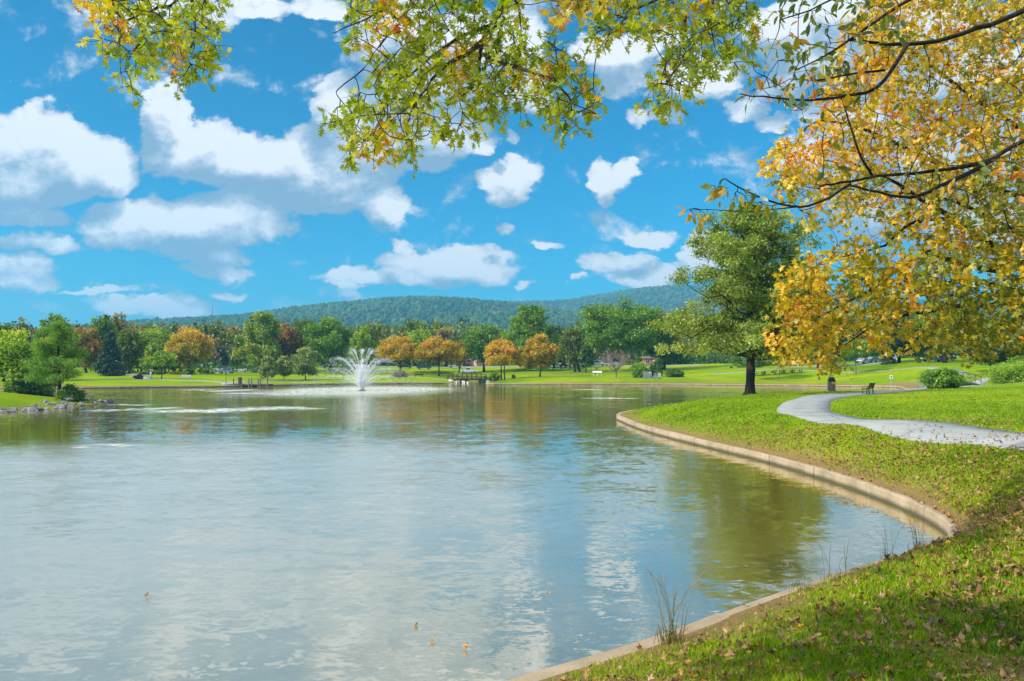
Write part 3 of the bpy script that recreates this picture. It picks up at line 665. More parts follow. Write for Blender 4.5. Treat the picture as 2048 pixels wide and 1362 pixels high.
T('young_tree', 'young tree with mulch ring under the hanging yellow leaves', 1712, 672, 728, 62, 158, 'green', 'dome', n=3500, leaf=.2, tr=.14, bark=BARK_GREY)
T('deciduous_tree', 'dark drooping tree right of the picnic tables', 1636, 640, 742, 70, 180, 'deep', n=6500, leaf=.26, bark=BARK_DARK, seed=51)
T('deciduous_tree', 'large shaded green tree behind the picnic tables', 1575, 640, 722, 110, 205, 'deep', n=8000, leaf=.32, seed=52)
T('deciduous_tree', 'shaded tree with black trunk left of the blue car', 1798, 610, 728, 120, 178, 'deep', n=9000, leaf=.3, bark=BARK_DARK, tr=.3, seed=53)
T('conifer_tree', 'small dark conifer left of the black trunked tree', 1777, 690, 731, 30, 176, 'deep', 'cone', n=2500, leaf=.22, ground_crown=True, k=40, br=.42)
T('deciduous_tree', 'thick trunked tree growing right in front of the blue car', 1890, 600, 700, 150, 160, 'green', n=9500, leaf=.3, bark=BARK_DARK, tr=.42, seed=54)
T('deciduous_tree', 'dark leafy tree with low branches near right edge, over the yellowish shrub', 1996, 640, 742, 130, 118, 'deep', n=15000, leaf=.2, seed=55, k=50, br=.28, bark=BARK_DARK)
T('deciduous_tree', 'shaded green tree beyond the blue car uphill', 1850, 640, 716, 90, 208, 'deep', n=6000, leaf=.32, seed=56)
T('deciduous_tree', 'green tree uphill between blue car and right edge', 1950, 630, 716, 100, 215, 'olive', n=6500, leaf=.34, seed=57)
T('deciduous_tree', 'dark tree behind the green fence', 1690, 630, 728, 100, 214, 'deep', n=7000, leaf=.33, seed=58)
# bare cherry by the far right shore
def bare_tree(label, px, d, ptop, wpx):
    rng = np.random.default_rng(77); gx, gy, gz = ground(px, d); root = thing('bare_cherry_tree', label, 'tree', (gx, gy, gz - .03))
    hh = H - (ptop - HZ) / F * d - gz; rx = wpx / 2 / F * d; mb = MB(); tw = MB()
    mb.tube([(0, 0, -.1), (0, 0, .4), (.05, 0, 1.2), (0, 0, 1.9)], [.26, .17, .15, .14], 8)
    for i in range(15):
        a = rng.random() * 6.28; q = rng.uniform(.5, 1) ; e = np.array([math.cos(a) * rx * q, math.sin(a) * rx * q, hh * rng.uniform(.55, 1.0) * (1.08 - .3 * q)])
        p = limb((0, 0, rng.uniform(1.4, 1.95)), e, rng, .1, 6); mb.tube(p, [.09, .07, .055, .04, .025, .012], 5)
        for j in range(16):
            s = rng.integers(2, 6); dd = unit(rng.normal(size=3) + [0, 0, .7] + unit(e) * 1.0); l_ = rng.uniform(.5, 1.3)
            a0 = np.array(p[s]) + rng.normal(size=3) * .05; p2 = limb(a0, a0 + dd * l_, rng, .08, 4); tw.tube(p2, [.022, .018, .014, .008], 3, False)
            for k in range(4):
                d2 = unit(dd + rng.normal(size=3) * .6); a1 = p2[rng.integers(1, 4)]; tw.tube([a1, a1 + d2 * rng.uniform(.3, .7)], [.014, .006], 3, False)
    mb.build('trunk', BARK_GREY, root, True); tw.build('twigs', solid('cherry_twigs', (.30, .22, .22), .9), root)
    blobs = env_blobs(np.array([0, 0, hh * .68]), np.array([rx, rx, hh * .3]), 'dome', 26, rng, .3)
    V, Fc, tone, pos = leaf_quads(blobs, 700, .09, rng); np_mesh('leaves', V, Fc, LM['plum'], root, tone=np.clip(tone + .2, 0, 1))
bare_tree('grey leafless cherry with a spreading crown on the far right lawn', 1232, 176, 697, 86)

# white pine on the peninsula
def pine(label, px, d, ptop):
    rng = np.random.default_rng(4); gx, gy, gz = ground(px, d); root = thing('pine_tree', label, 'tree', (gx, gy, gz - .05))
    hh = H - (ptop - HZ) / F * d - gz; mb = MB()
    mb.tube([(0, 0, -.1), (.02, 0, .5), (.05, 0, hh * .3), (-.03, 0, hh * .6), (0, 0, hh * .96)], [.24, .17, .14, .09, .02], 8)
    blobs = []
    for i in range(40):
        z = hh * (.20 + .76 * (i / 40) ** .9); wd = (1 - (z / hh - .18) / .84) ** .62 * 2.9 * rng.uniform(.6, 1.05); a = rng.random() * 6.28
        if z < hh * .34: wd *= .85
        e = np.array([math.cos(a) * wd, math.sin(a) * wd, z + wd * .16]); mb.tube(limb((0, 0, z - .1), e, rng, .05, 4), [.05, .04, .028, .012], 4)
        for q in (.45, .72, 1.0):
            if wd * q < .25 and q < 1: continue
            blobs.append([*(np.array([0, 0, z]) * (1 - q) + e * q + [0, 0, .08]), .40 + .2 * q * wd / 2.9, .40 + .2 * q * wd / 2.9, .34])
    blobs.append([0, 0, hh - .3, .35, .35, .5])
    V, Fc, tone, pos = leaf_quads(blobs, 30000, .12, rng, up=.2, aspect=.15, shell=.6, droop=-.5)
    np_mesh('crown', V, Fc, LM['pine'], root, tone=np.clip(tone + .16, 0, 1)); mb.build('trunk', BARK_DARK, root, True)
pine('airy green white pine standing on the rocky peninsula at left', 118, 66.5, 643)

# bushes
def bush(name, label, px, ptop, pbot, wpx, d, pal, n=4000, leaf=.14, k=22, seed=0, cat='bush', kind='round', group=None, **kw):
    return tree(name, label, px, ptop, pbot, wpx, d, pal, kind, n=n, leaf=leaf, k=k, cat=cat, tr=.06, ground_crown=True, seed=seed or int(px), group=group, br=.36, **kw)
bush('shrub', 'leafy dark green shrub under the pine at the water edge', 146, 768, 806, 52, 66, 'deep', 7000, .10, 26)
bush('shrub', 'small yellow-green plant at the foot of the pine', 117, 788, 806, 16, 64, 'lime', 700, .09, 8)
bush('shrub', 'dark undergrowth clump behind the grassy mound', 60, 758, 786, 100, 84, 'deep', 6000, .14, 30)
bush('shrub', 'purple shrub beside the path on the left far lawn', 277, 746, 758, 22, 149, 'plum', 2200, .13, 16)
bush('hedge', 'low clipped hedge behind the purple shrub', 294, 739, 748, 34, 178, 'deep', 2500, .16, 18, cat='hedge')
bush('hedge', 'dark hedge right of the small pink sign panel', 318, 738, 749, 22, 176, 'deep', 2000, .16, 14, cat='hedge')
bush('shrub', 'round dark shrub in front of the orange-topped tree', 380, 736, 748, 22, 178, 'deep', 1800, .16, 14)
bush('shrub', 'red flowering bed behind the young lawn tree', 350, 741, 747, 40, 184, 'rust', 1200, .14, 16)
bush('shrub', 'pale green shrub left of the parked white van', 408, 738, 745, 24, 228, 'olive', 1200, .2, 12)
bush('shrub', 'purple shrub showing through the fountain spray', 800, 742, 752, 46, 190, 'plum', 3000, .17, 20)
bush('shrub', 'grey-leaved shrub at the left end of the footbridge', 928, 752, 763, 22, 184, 'olive', 1500, .14, 12)
bush('shrub', 'dark shrub at the right end of the footbridge', 968, 751, 763, 26, 180, 'deep', 1800, .14, 14)
bush('shrub', 'bright green shrub below the footbridge orange tree', 988, 740, 757, 30, 179, 'green', 2000, .15, 14)
bush('shrub', 'silvery small shrub right of the orange tree trunks', 1028, 748, 759, 12, 176, 'tan', 600, .12, 8)
bush('clipped_bush', 'large clipped bush with yellow-lit side left of the grey box', 1281, 721, 756, 48, 172, 'green', 6500, .17, 30, tone_top=.2)
bush('clipped_bush', 'taller dark bush directly behind the small green cabinets', 1314, 713, 754, 30, 174, 'deep', 4500, .17, 24)
bush('clipped_bush', 'dark flat-topped bush right of the small green cabinets', 1348, 733, 757, 42, 171, 'deep', 5500, .16, 28)
bush('shrub', 'little yellow-green shrub behind the pair of white signs', 1192, 728, 742, 14, 196, 'lime', 700, .15, 8)
bush('bush', 'large glossy green bush beside the arched bridge railing', 1886, 731, 778, 84, 82, 'green', 12000, .12, 40)
bush('shrub', 'airy yellowish-green shrub at the right edge', 2026, 716, 768, 100, 92, 'lime', 14000, .09, 36, tone_blob=.06)
bush('shrub', 'dark green shrub right behind the yellowish shrub', 2040, 705, 750, 70, 108, 'green', 6000, .14, 26)
bush('hedge', 'long low green hedge bank in front of the parked cars', 1120, 736, 746, 150, 236, 'deep', 6000, .22, 50, cat='hedge')
bush('hedge', 'shaded hedge strip behind the orange trees and dark cars', 870, 741, 749, 100, 222, 'deep', 3500, .22, 36, cat='hedge')
bush('shrub', 'sapling shrub on the slope left of the blue car', 1836, 706, 722, 14, 168, 'olive', 500, .16, 8)

# wooded band between the park and the hills
def wood_band():
    rng = np.random.default_rng(90); blobs = []
    for i in range(330):
        d = rng.uniform(290, 620); px = rng.uniform(-120, 2160)
        x = X(px, d); g_ = hz(x, d); top = H + (HZ - (654 + rng.normal() * 7 + (10 if 250 < px < 700 else 0) - (12 if px > 1250 else 0))) / F * d; hgt = min(top - g_, 26); 
        r_ = rng.uniform(3.5, 6.5)
        for q in range(9):
            dr = unit(rng.normal(size=3)); 
            blobs.append([x + dr[0] * r_ * .7, d + dr[1] * r_ * .7, g_ + hgt * (.62 + .30 * dr[2]), r_ * .52, r_ * .52, hgt * .16])
        for q in range(3): blobs.append([x + rng.normal() * 3, d + rng.normal() * 3, g_ + hgt * rng.uniform(.1, .4), r_ * .7, r_ * .7, hgt * .18])
    for i in range(120):
        px = rng.uniform(-60, 1480); d = rng.uniform(266, 296); x = X(px, d); g_ = hz(x, d); hgt = H + (HZ - (650 + rng.normal() * 7)) / F * d - g_; r_ = rng.uniform(3.0, 5.2)
        for q in range(12):
            dr = unit(rng.normal(size=3)); blobs.append([x + dr[0] * r_ * .75, d + dr[1] * r_ * .75, g_ + hgt * (.58 + .36 * dr[2]), r_ * .42, r_ * .42, hgt * .13])
    V, Fc, tone, pos = leaf_quads(blobs, 270000, .68, rng, tone_blob=.2)
    o = np_mesh('forest', V, Fc, leaf_mat('woodland', [(.03, .075, .012), (.065, .135, .014), (.13, .21, .018), (.24, .28, .02), (.36, .23, .03), (.28, .10, .03)], .2, .02), tone=np.clip(tone, 0, 1))
    tag(o, 'mixed woodland filling the flat land between the park and hills', 'forest', kind='stuff')
    rng = np.random.default_rng(91); blobs = []
    for i in range(210):      # undergrowth closing the view under the crowns
        px = rng.uniform(-100, 2150); d = rng.uniform(272, 288) if px < 1480 else rng.uniform(212, 226); x = X(px, d); g_ = hz(x, d)
        if i % 3 == 0 and 130 < px < 760: d = rng.uniform(203, 226) + (8 if px > 400 else -6); x = X(px, d); g_ = hz(x, d)
        blobs.append([x, d, g_ + 2.0, 5.0, 1.8, rng.uniform(2.2, 4.5)])
    V, Fc, tone, pos = leaf_quads(blobs, 42000, .45, rng)
    tag(np_mesh('undergrowth', V, Fc, LM['deep'], tone=np.clip(tone - .1, 0, 1)), 'dark shrubby undergrowth beneath the trees behind the parking', 'undergrowth', kind='stuff')
wood_band()

# ------------------------------------------------------------------ riprap and rocks
def rock_mesh(name, mat, seed):
    rng = np.random.default_rng(seed); v, f = ico(1)
    for _ in range(9):
        nrm = unit(rng.normal(size=3)); c = rng.uniform(.45, .85); dd = v @ nrm; v = v - np.outer(np.clip(dd - c, 0, None), nrm)
    v = v * rng.uniform(.7, 1.2, 3) * [1.15, .9, .62]
    me = bpy.data.meshes.new(name); me.from_pydata(v.tolist(), [], f.tolist()); me.materials.append(mat); return me
STONE = solid('riprap_stone', (.22, .21, .21), .9, vary=.4, scale=2.5, bump=.4)
STONE_W = solid('pale_stone', (.62, .60, .56), .9, vary=.25, scale=2.5, bump=.3)
RMESH = [rock_mesh('rock', STONE, i) for i in range(6)]; WMESH = [rock_mesh('rock', STONE_W, 20 + i) for i in range(4)]
nat = [i for i in range(len(SHORE)) if STYPE[i] == NAT and -46 < SHORE[i, 0] < -34 and 49 < SHORE[i, 1] < 76]
rng = np.random.default_rng(5)
for i in range(150):
    j = nat[rng.integers(len(nat))]; p = SHORE[j]; t = unit(SHORE[(j + 1) % len(SHORE)] - SHORE[j - 1]); nr = np.array([t[1], -t[0]])
    wide = 2.4 if p[1] > 61 else 1.3
    q = p + nr * rng.uniform(-.35, wide) + t * rng.normal() * .5
    o = link('rock', RMESH[i % 6], None); s = rng.uniform(.12, .32) * (1.4 if rng.random() < .12 else 1)
    o.location = (q[0], q[1], max(0, float(ht([q])[0])) + s * .12 + (.25 * max(0, 1 - abs(p[1] - 66) / 4) if p[1] > 61 else 0)); o.scale = (s, s, s); o.rotation_euler = (rng.random() * .6, rng.random() * .6, rng.random() * 6.28)
    if s > .36: tag(o, 'large pale grey slab rock standing out among the peninsula riprap', 'rock', 'riprap rocks on the pine peninsula')
    else: tag(o, 'grey angular riprap rock at the water edge of the pine peninsula', 'rock', 'riprap rocks on the pine peninsula')
for i in range(16):
    px = rng.uniform(898, 936) if i < 13 else rng.uniform(970, 982); d = rng.uniform(171, 178); x = X(px, d)
    o = link('rock', WMESH[i % 4], None); s = rng.uniform(.25, .5); o.location = (x, d, max(.05, hz(x, d)) + s * .3); o.scale = (s, s, s * 1.1); o.rotation_euler = (rng.random(), rng.random(), rng.random() * 6)
    tag(o, 'pale boulder at the left end of the far footbridge' if i < 13 else 'pale flat stone by the right end of the far footbridge', 'rock', 'pale boulders by the far footbridge')

# ------------------------------------------------------------------ park furniture
GREEN_METAL = solid('dark_green_paint', (.02, .035, .03), .5, vary=.2)
WOOD_OLD = solid('weathered_timber', (.13, .10, .08), .85, vary=.4, scale=5, bump=.4)
WOOD_DARK = solid('dark_stained_timber', (.022, .017, .015), .8, vary=.3, scale=5, bump=.3)
STEEL = solid('galvanised_steel', (.42, .44, .45), .45, metal=.7)
BLACK = solid('black_plastic', (.02, .02, .022), .5)
WHITE = solid('white_paint', (.78, .78, .77), .5, vary=.06)
def litter_bin():
    gx, gy, gz = ground(1663, 72); t = thing('litter_bin', 'brown pebbled litter bin with a black domed lid beside the winding path', 'litter bin', (gx, gy, gz))
    mb = MB(); mb.tube([(0, 0, 0), (0, 0, .04), (0, 0, .06), (0, 0, .92), (0, 0, .95)], [.36, .36, .345, .345, .36], 28)
    for k in range(28):
        a = k * 2 * math.pi / 28; mb.box((.347 * math.cos(a), .347 * math.sin(a), .49), (.02, .05, .82), rz=a)
    mb.build('body', solid('pebble_aggregate', (.36, .23, .19), .9, vary=.5, scale=30, bump=.6), t)
    mb = MB(); mb.tube([(0, 0, .95), (0, 0, 1.0), (0, 0, 1.07), (0, 0, 1.09)], [.38, .39, .38, .30], 28); rim = mb.build('rim', BLACK, t)
    mb = MB(); mb.tube([(0, 0, 1.09), (0, 0, 1.2), (0, 0, 1.3), (0, 0, 1.36), (0, 0, 1.38)], [.30, .30, .27, .18, .04], 24); lid = mb.build('lid', BLACK, t, True)
    mb = MB(); mb.box((0, -.28, 1.19), (.3, .07, .13), bev=.01); mb.build('opening_flap', solid('flap_grey', (.06, .06, .065), .35), lid)
litter_bin()
def bench(label, loc, rz, wood, iron, length=1.5):
    t = thing('park_bench', label, 'bench', loc, rz); hl = length / 2
    mb = MB()
    for i in range(5): mb.box((0, -.02 - i * .095, .45 - (.015 if i in (2,) else 0)), (length, .08, .035), bev=.006)
    mb.build('seat', wood, t)
    mb = MB()
    for i in range(4): mb.box((0, .075 + i * .035, .56 + i * .105), (length, .035, .095), rx=-.3, bev=.005)
    mb.build('backrest', wood, t)
    for sx in (-1, 1):
        mb = MB(); x = sx * (hl - .2)
        mb.tube([(x, .10, 0), (x, .06, .42), (x, .2, .93)], .045, 6); mb.tube([(x, -.42, 0), (x, -.4, .43), (x, .06, .43)], .042, 6)
        mb.tube([(x, -.46, .012), (x, .16, .012)], .022, 6); mb.build('leg', iron, t)
        mb = MB(); mb.tube([(x, -.4, .43), (x, -.38, .64), (x, .1, .66)], .02, 6); mb.build('armrest', iron, t)
    return t
gx, gy, gz = ground(1740, 62.2)
bench('dark slatted bench facing the water on the near lawn beside the path', (gx, gy, gz), R(229), WOOD_DARK, BLACK, 1.5)
gx, gy, gz = ground(372, 148); bench('pale bench at the edge of left far path', (gx, gy, gz), R(10), solid('pale_slats', (.45, .42, .38), .7), STEEL, 1.9)
gx, gy, gz = ground(838, 190); bench('dark bench under the orange trees on the far path', (gx, gy, gz), R(0), WOOD_DARK, BLACK, 2.2)
gx, gy, gz = ground(302, 146)
t = thing('waste_station', 'grey pet waste station post on the left far lawn', 'waste station', (gx, gy, gz)); 
mb = MB(); mb.tube([(0, 0, 0), (0, 0, 1.5)], .04, 6); mb.build('post', STEEL, t); mb = MB(); mb.box((0, -.08, 1.25), (.34, .2, .5), bev=.03); mb.build('dispenser', solid('dispenser_grey', (.5, .5, .55), .5), t); mb = MB(); mb.box((0, -.1, .55), (.42, .3, .55), bev=.04); mb.build('bin', solid('bin_grey', (.3, .3, .34), .5), t)

def post_sign(label, px, d, h, w, hh, mat, name='sign_post', dark=False, cat='sign', mark=None):
    gx, gy, gz = ground(px, d); t = thing(name, label, cat, (gx, gy, gz))
    mb = MB(); mb.tube([(0, 0, 0), (0, 0, h)], .035, 6); mb.build('post', GREEN_METAL if dark else STEEL, t)
    if w:
        mb = MB(); mb.box((0, -.045, h - hh / 2), (w, .02, hh), bev=.004); pl = mb.build('sign_panel', mat, t)
        if mark:
            mb = MB(); mb.box((0, -.058, h - hh * .45), (w * .5, .004, hh * .5)); mb.box((0, -.0575, h - hh * .82), (w * .7, .004, hh * .09)); mb.build('symbol', mark, pl)
SIGN_BLUE = solid('sign_blue', (.05, .16, .4), .5)
post_sign('white path sign with blue symbol on a thin post near footbridge rail', 1782, 100, 2.3, .38, .5, WHITE, mark=SIGN_BLUE)
post_sign('thin bare dark post standing behind the litter bin', 1661, 84, 2.3, 0, 0, None, 'post', True, 'post')
post_sign('small dark sign on a post at the left end of the dock', 452, 137, 2.2, .3, .4, GREEN_METAL, dark=True)
post_sign('yellow diamond warning sign beside the entrance road', 487, 236, 2.9, .75, .75, solid('sign_yellow', (.75, .62, .02), .5), mark=BLACK)
post_sign('dark post at the roadside right behind the silver car', 474, 232, 2.2, 0, 0, None, 'post', True, 'post')
post_sign('thin dark post right of the yellow sign', 494, 236, 2.4, 0, 0, None, 'post', True, 'post')
post_sign('round white sign left of the purplish bare cherry', 403, 232, 2.6, .6, .6, WHITE)
def low_sign(label, px, d):
    gx, gy, gz = ground(px, d); t = thing('low_sign', label, 'sign', (gx, gy, gz), group='pair of white lawn signs')
    for s in (-.45, .45):
        mb = MB(); mb.box((s, 0, .5), (.07, .07, 1.0)); mb.build('post', WHITE, t)
    mb = MB(); mb.box((0, -.05, 1.0), (1.2, .05, .5), rx=-.35, bev=.01); mb.build('sign_panel', WHITE, t)
low_sign('left one of two slanted white lawn signs by the bare cherry', 1190, 185); low_sign('right one of two slanted white lawn signs, nearer the bare cherry', 1199, 185)
gx, gy, gz = ground(303, 180); t = thing('notice_panel', 'small pinkish panel between two clipped hedges', 'panel', (gx, gy, gz)); mb = MB(); mb.box((0, 0, .7), (.9, .1, 1.0), bev=.02); mb.build('panel', solid('pink_panel', (.42, .27, .24), .7), t); mb = MB(); mb.box((-.4, 0, .3), (.08, .08, .6)); mb.box((.4, 0, .3), (.08, .08, .6)); mb.build('legs', WOOD_OLD, t)
# utility cabinets
def cabinet(label, px, d, dims, col, parts):
    gx, gy, gz = ground(px, d); t = thing('utility_cabinet', label, 'utility box', (gx, gy, gz), rz=R(-8), group='utility boxes by the far right shore')
    m = solid('cabinet_paint', col, .5, vary=.12); w_, dp, h_ = dims
    mb = MB(); mb.box((0, 0, .06), (w_ + .3, dp + .3, .16)); mb.build('plinth', STONE, t)
    mb = MB(); mb.box((0, 0, .14 + h_ / 2), (w_, dp, h_), bev=.03); mb.box((0, 0, .14 + h_ + .02), (w_ + .08, dp + .08, .05), bev=.01); bd = mb.build('body', m, t)
    for k in range(parts):
        mb = MB(); mb.box((-w_ / 2 + (k + .5) * w_ / parts, -dp / 2 - .012, .14 + h_ / 2), (w_ / parts - .05, .02, h_ - .12)); dr = mb.build('door', m, t)
        mb = MB(); mb.box((-w_ / 2 + (k + .85) * w_ / parts, -dp / 2 - .035, .14 + h_ * .55), (.04, .03, .16)); mb.build('handle', STEEL, dr)
    return t, w_, dp, h_
t, w_, dp, h_ = cabinet('big grey utility cabinet with a small white label in front of clipped bush', 1295, 168, (1.9, 1.2, 1.35), (.16, .18, .19), 2)
mb = MB(); mb.box((.45, -dp / 2 - .035, 1.2), (.28, .01, .2)); mb.build('notice_label', WHITE, t)
cabinet('low green utility box between the grey cabinet and beige pillar box', 1311, 166, (1.0, .8, .5), (.10, .27, .20), 1)
cabinet('dark grey utility box just behind the low green one', 1310.5, 169.5, (.65, .5, .95), (.13, .16, .17), 1)
cabinet('beige pillar utility box right of the low green one', 1319, 167, (.75, .5, 1.0), (.42, .38, .28), 1)
# picnic tables
def picnic(label, px, d, rz):
    gx, gy, gz = ground(px, d); t = thing('picnic_table', label, 'picnic table', (gx, gy, gz), rz, 'dark picnic tables on far right lawn')
    mb = MB()
    for i in range(5): mb.box((0, -.34 + i * .17, .86), (2.3, .155, .05))
    mb.build('table_top', WOOD_DARK, t)
    for s in (-1, 1):
        mb = MB(); mb.box((0, s * .75 - .08, .5), (2.3, .14, .05)); mb.box((0, s * .75 + .08, .5), (2.3, .14, .05)); mb.build('seat', WOOD_DARK, t)
    for s in (-1, 1):
        mb = MB(); mb.box((s * .8, -.42, .43), (.1, .1, .95), rx=.5); mb.box((s * .8, .42, .43), (.1, .1, .95), rx=-.5); mb.box((s * .8, 0, .46), (.09, 1.7, .1)); mb.build('leg', WOOD_DARK, t)
for i, (px, lb) in enumerate([(1518, 'leftmost dark picnic table, closest to the willow oak trunk'), (1537, 'second dark picnic table from the willow oak trunk, left of the pale young trunk'), (1557, 'dark picnic table directly behind the pale young trunk'), (1576, 'dark picnic table just right of the pale young trunk'), (1594, 'rightmost dark picnic table in the row')]):
    picnic(lb, px, 164, R([4, -6, 3, -3, 5][i]))
# green sports fence
FEN = solid('green_mesh_fence', (.04, .16, .06), .6)
gx, gy, gz = ground(1600, 196); x1 = X(1700, 192)
t = thing('sports_fence', 'tall green bar fence behind the picnic tables under yellow leaves', 'fence', (gx, gy, gz)); wl = 22
for k in range(8):
    mb = MB(); mb.tube([(k * wl / 7 - 6, 0, 0), (k * wl / 7 - 6, 0, 3.0)], .06, 6); mb.build('post', FEN, t)
mb = MB()
for k in range(110): mb.box((-6 + (k + .5) * wl / 110, 0, 1.5), (.035, .03, 2.8))
for z in (.15, 1.5, 2.95): mb.box((wl / 2 - 6, .04, z), (wl, .04, .06))
mb.build('bar_panel', FEN, t)

# ------------------------------------------------------------------ bridges and dock
def bridge(label, A, B, width, arch, mat, rail_h=1.05, nposts=9):
    A, B = np.array(A, float), np.array(B, float); L_ = np.linalg.norm(B[:2] - A[:2]); ang = math.atan2(B[1] - A[1], B[0] - A[0])
    t = thing('footbridge', label, 'footbridge', tuple(A), ang)
    dz = B[2] - A[2]
    def zc(s): return dz * s + arch * 4 * s * (1 - s)
    mb = MB(); n = 40
    for i in range(n):
        s = (i + .5) / n; mb.box((L_ * s, 0, zc(s)), (L_ / n - .02, width, .06), ry=-math.atan2(zc(s + .01) - zc(s - .01), L_ * .02))
    mb.build('deck', mat, t)
    for sd in (-1, 1):
        y = sd * width / 2; mb = MB(); P_ = [(L_ * s, y, zc(s) - .18) for s in np.linspace(0, 1, 15)]
        for a, b in zip(P_[:-1], P_[1:]): mb.tube([a, b], .12, 4)
        mb.build('beam', mat, t)
        mb = MB()
        for hh in (rail_h, rail_h * .55):
            P_ = [(L_ * s, y, zc(s) + hh) for s in np.linspace(0, 1, 15)]; mb.tube(P_, .055 if hh == rail_h else .04, 6)
        mb.build('railing', mat, t)
        for k in range(nposts):
            s = k / (nposts - 1); mb = MB(); mb.box((L_ * s, y + sd * .06, zc(s) + rail_h / 2 - .1), (.11, .11, rail_h + .35)); 
            mb.build('post', mat, t)
    return t
bridge('arched grey timber footbridge beside the large glossy bush', (50.0, 90.5, .85), (63.5, 103.5, .95), 2.0, .62, solid('grey_timber', (.20, .19, .19), .8, vary=.3), 1.15, 8)
bridge('dark low footbridge over the far inlet between pale boulders', (X(896, 180), 180, .72), (X(972, 180), 180, .72), 2.0, .18, WOOD_DARK, 1.15, 9)
def dock():
    d0 = 137.5; xa, xb = X(458, d0), X(545, d0); t = thing('fishing_dock', 'low wooden fishing dock with upright posts on the far left shore', 'dock', ((xa + xb) / 2, d0 - 1.2, .3)); w_ = xb - xa
    mb = MB()
    for i in range(32): mb.box((-w_ / 2 + (i + .5) * w_ / 32, 0, .12), (w_ / 32 - .02, 3.2, .05))
    mb.build('deck', WOOD_OLD, t); mb = MB(); mb.box((0, -1.55, 0), (w_, .08, .22)); mb.box((0, 1.5, 0), (w_, .08, .22)); mb.build('beam', WOOD_DARK, t)
    for px in (468, 484.5, 498.5, 504, 517.5, 521.5, 535.5):
        x = X(px, d0 - 2.6) - (xa + xb) / 2; mb = MB(); mb.tube([(x, -1.65, -.9), (x, -1.65, 1.15), (x, -1.65, 1.18)], [.11, .11, .07], 8); mb.build('post', WOOD_OLD, t)
    mb = MB(); mb.tube([(w_ / 2 - 4.2, -1.62, .62), (w_ / 2 - .6, -1.62, .62)], .035, 6); mb.build('railing', WOOD_OLD, t)
    b_ = thing('litter_bin', 'brown litter bin standing on the fishing dock', 'litter bin', (X(481, d0 - 1), d0 - 1.2, .45)); mb = MB(); mb.tube([(0, 0, 0), (0, 0, .95)], [.36, .38], 16); mb.build('body', solid('bin_brown', (.10, .05, .05), .8), b_); mb = MB(); mb.tube([(0, 0, .95), (0, 0, 1.2), (0, 0, 1.28)], [.4, .36, .15], 16); mb.build('lid', BLACK, b_)
dock()

# ------------------------------------------------------------------ cars
GLASS = solid('car_glass', (.02, .025, .03), .08, spec=.8, vary=.1)
TYRE = solid('tyre_rubber', (.015, .015, .015), .85); RIM = solid('wheel_rim', (.4, .4, .42), .35, metal=.7)
LAMP_W = solid('headlamp', (.75, .76, .78), .15); LAMP_R = solid('tail_lamp', (.35, .01, .01), .25)
def paint(name, c): return solid(name, c, .28, vary=.03, coat=.7, spec=.5)
PROF = {
 'sedan': ([(-2.3, .35), (-2.33, .62), (-2.25, .88), (-1.45, .95), (1.05, .95), (2.1, .82), (2.3, .62), (2.28, .35)], [(-1.75, .93), (-1.05, 1.40), (.2, 1.42), (1.15, .93)]),
 'suv': ([(-2.3, .4), (-2.35, .75), (-2.28, 1.02), (1.05, 1.06), (2.05, .98), (2.28, .75), (2.28, .4)], [(-2.22, 1.0), (-2.0, 1.66), (.25, 1.70), (1.12, 1.03)]),
 'van': ([(-2.4, .4), (-2.45, .8), (-2.4, 1.1), (1.4, 1.12), (2.2, .95), (2.4, .7), (2.38, .4)], [(-2.35, 1.08), (-2.25, 1.85), (.5, 1.88), (1.55, 1.08)]),
 'pickup': ([(-2.7, .45), (-2.75, .75), (-2.72, 1.02), (-.62, 1.02), (-.6, 1.05), (1.35, 1.05), (2.5, .96), (2.7, .75), (2.68, .45)], [(-.72, 1.03), (-.6, 1.66), (.55, 1.70), (1.4, 1.03)]),
}
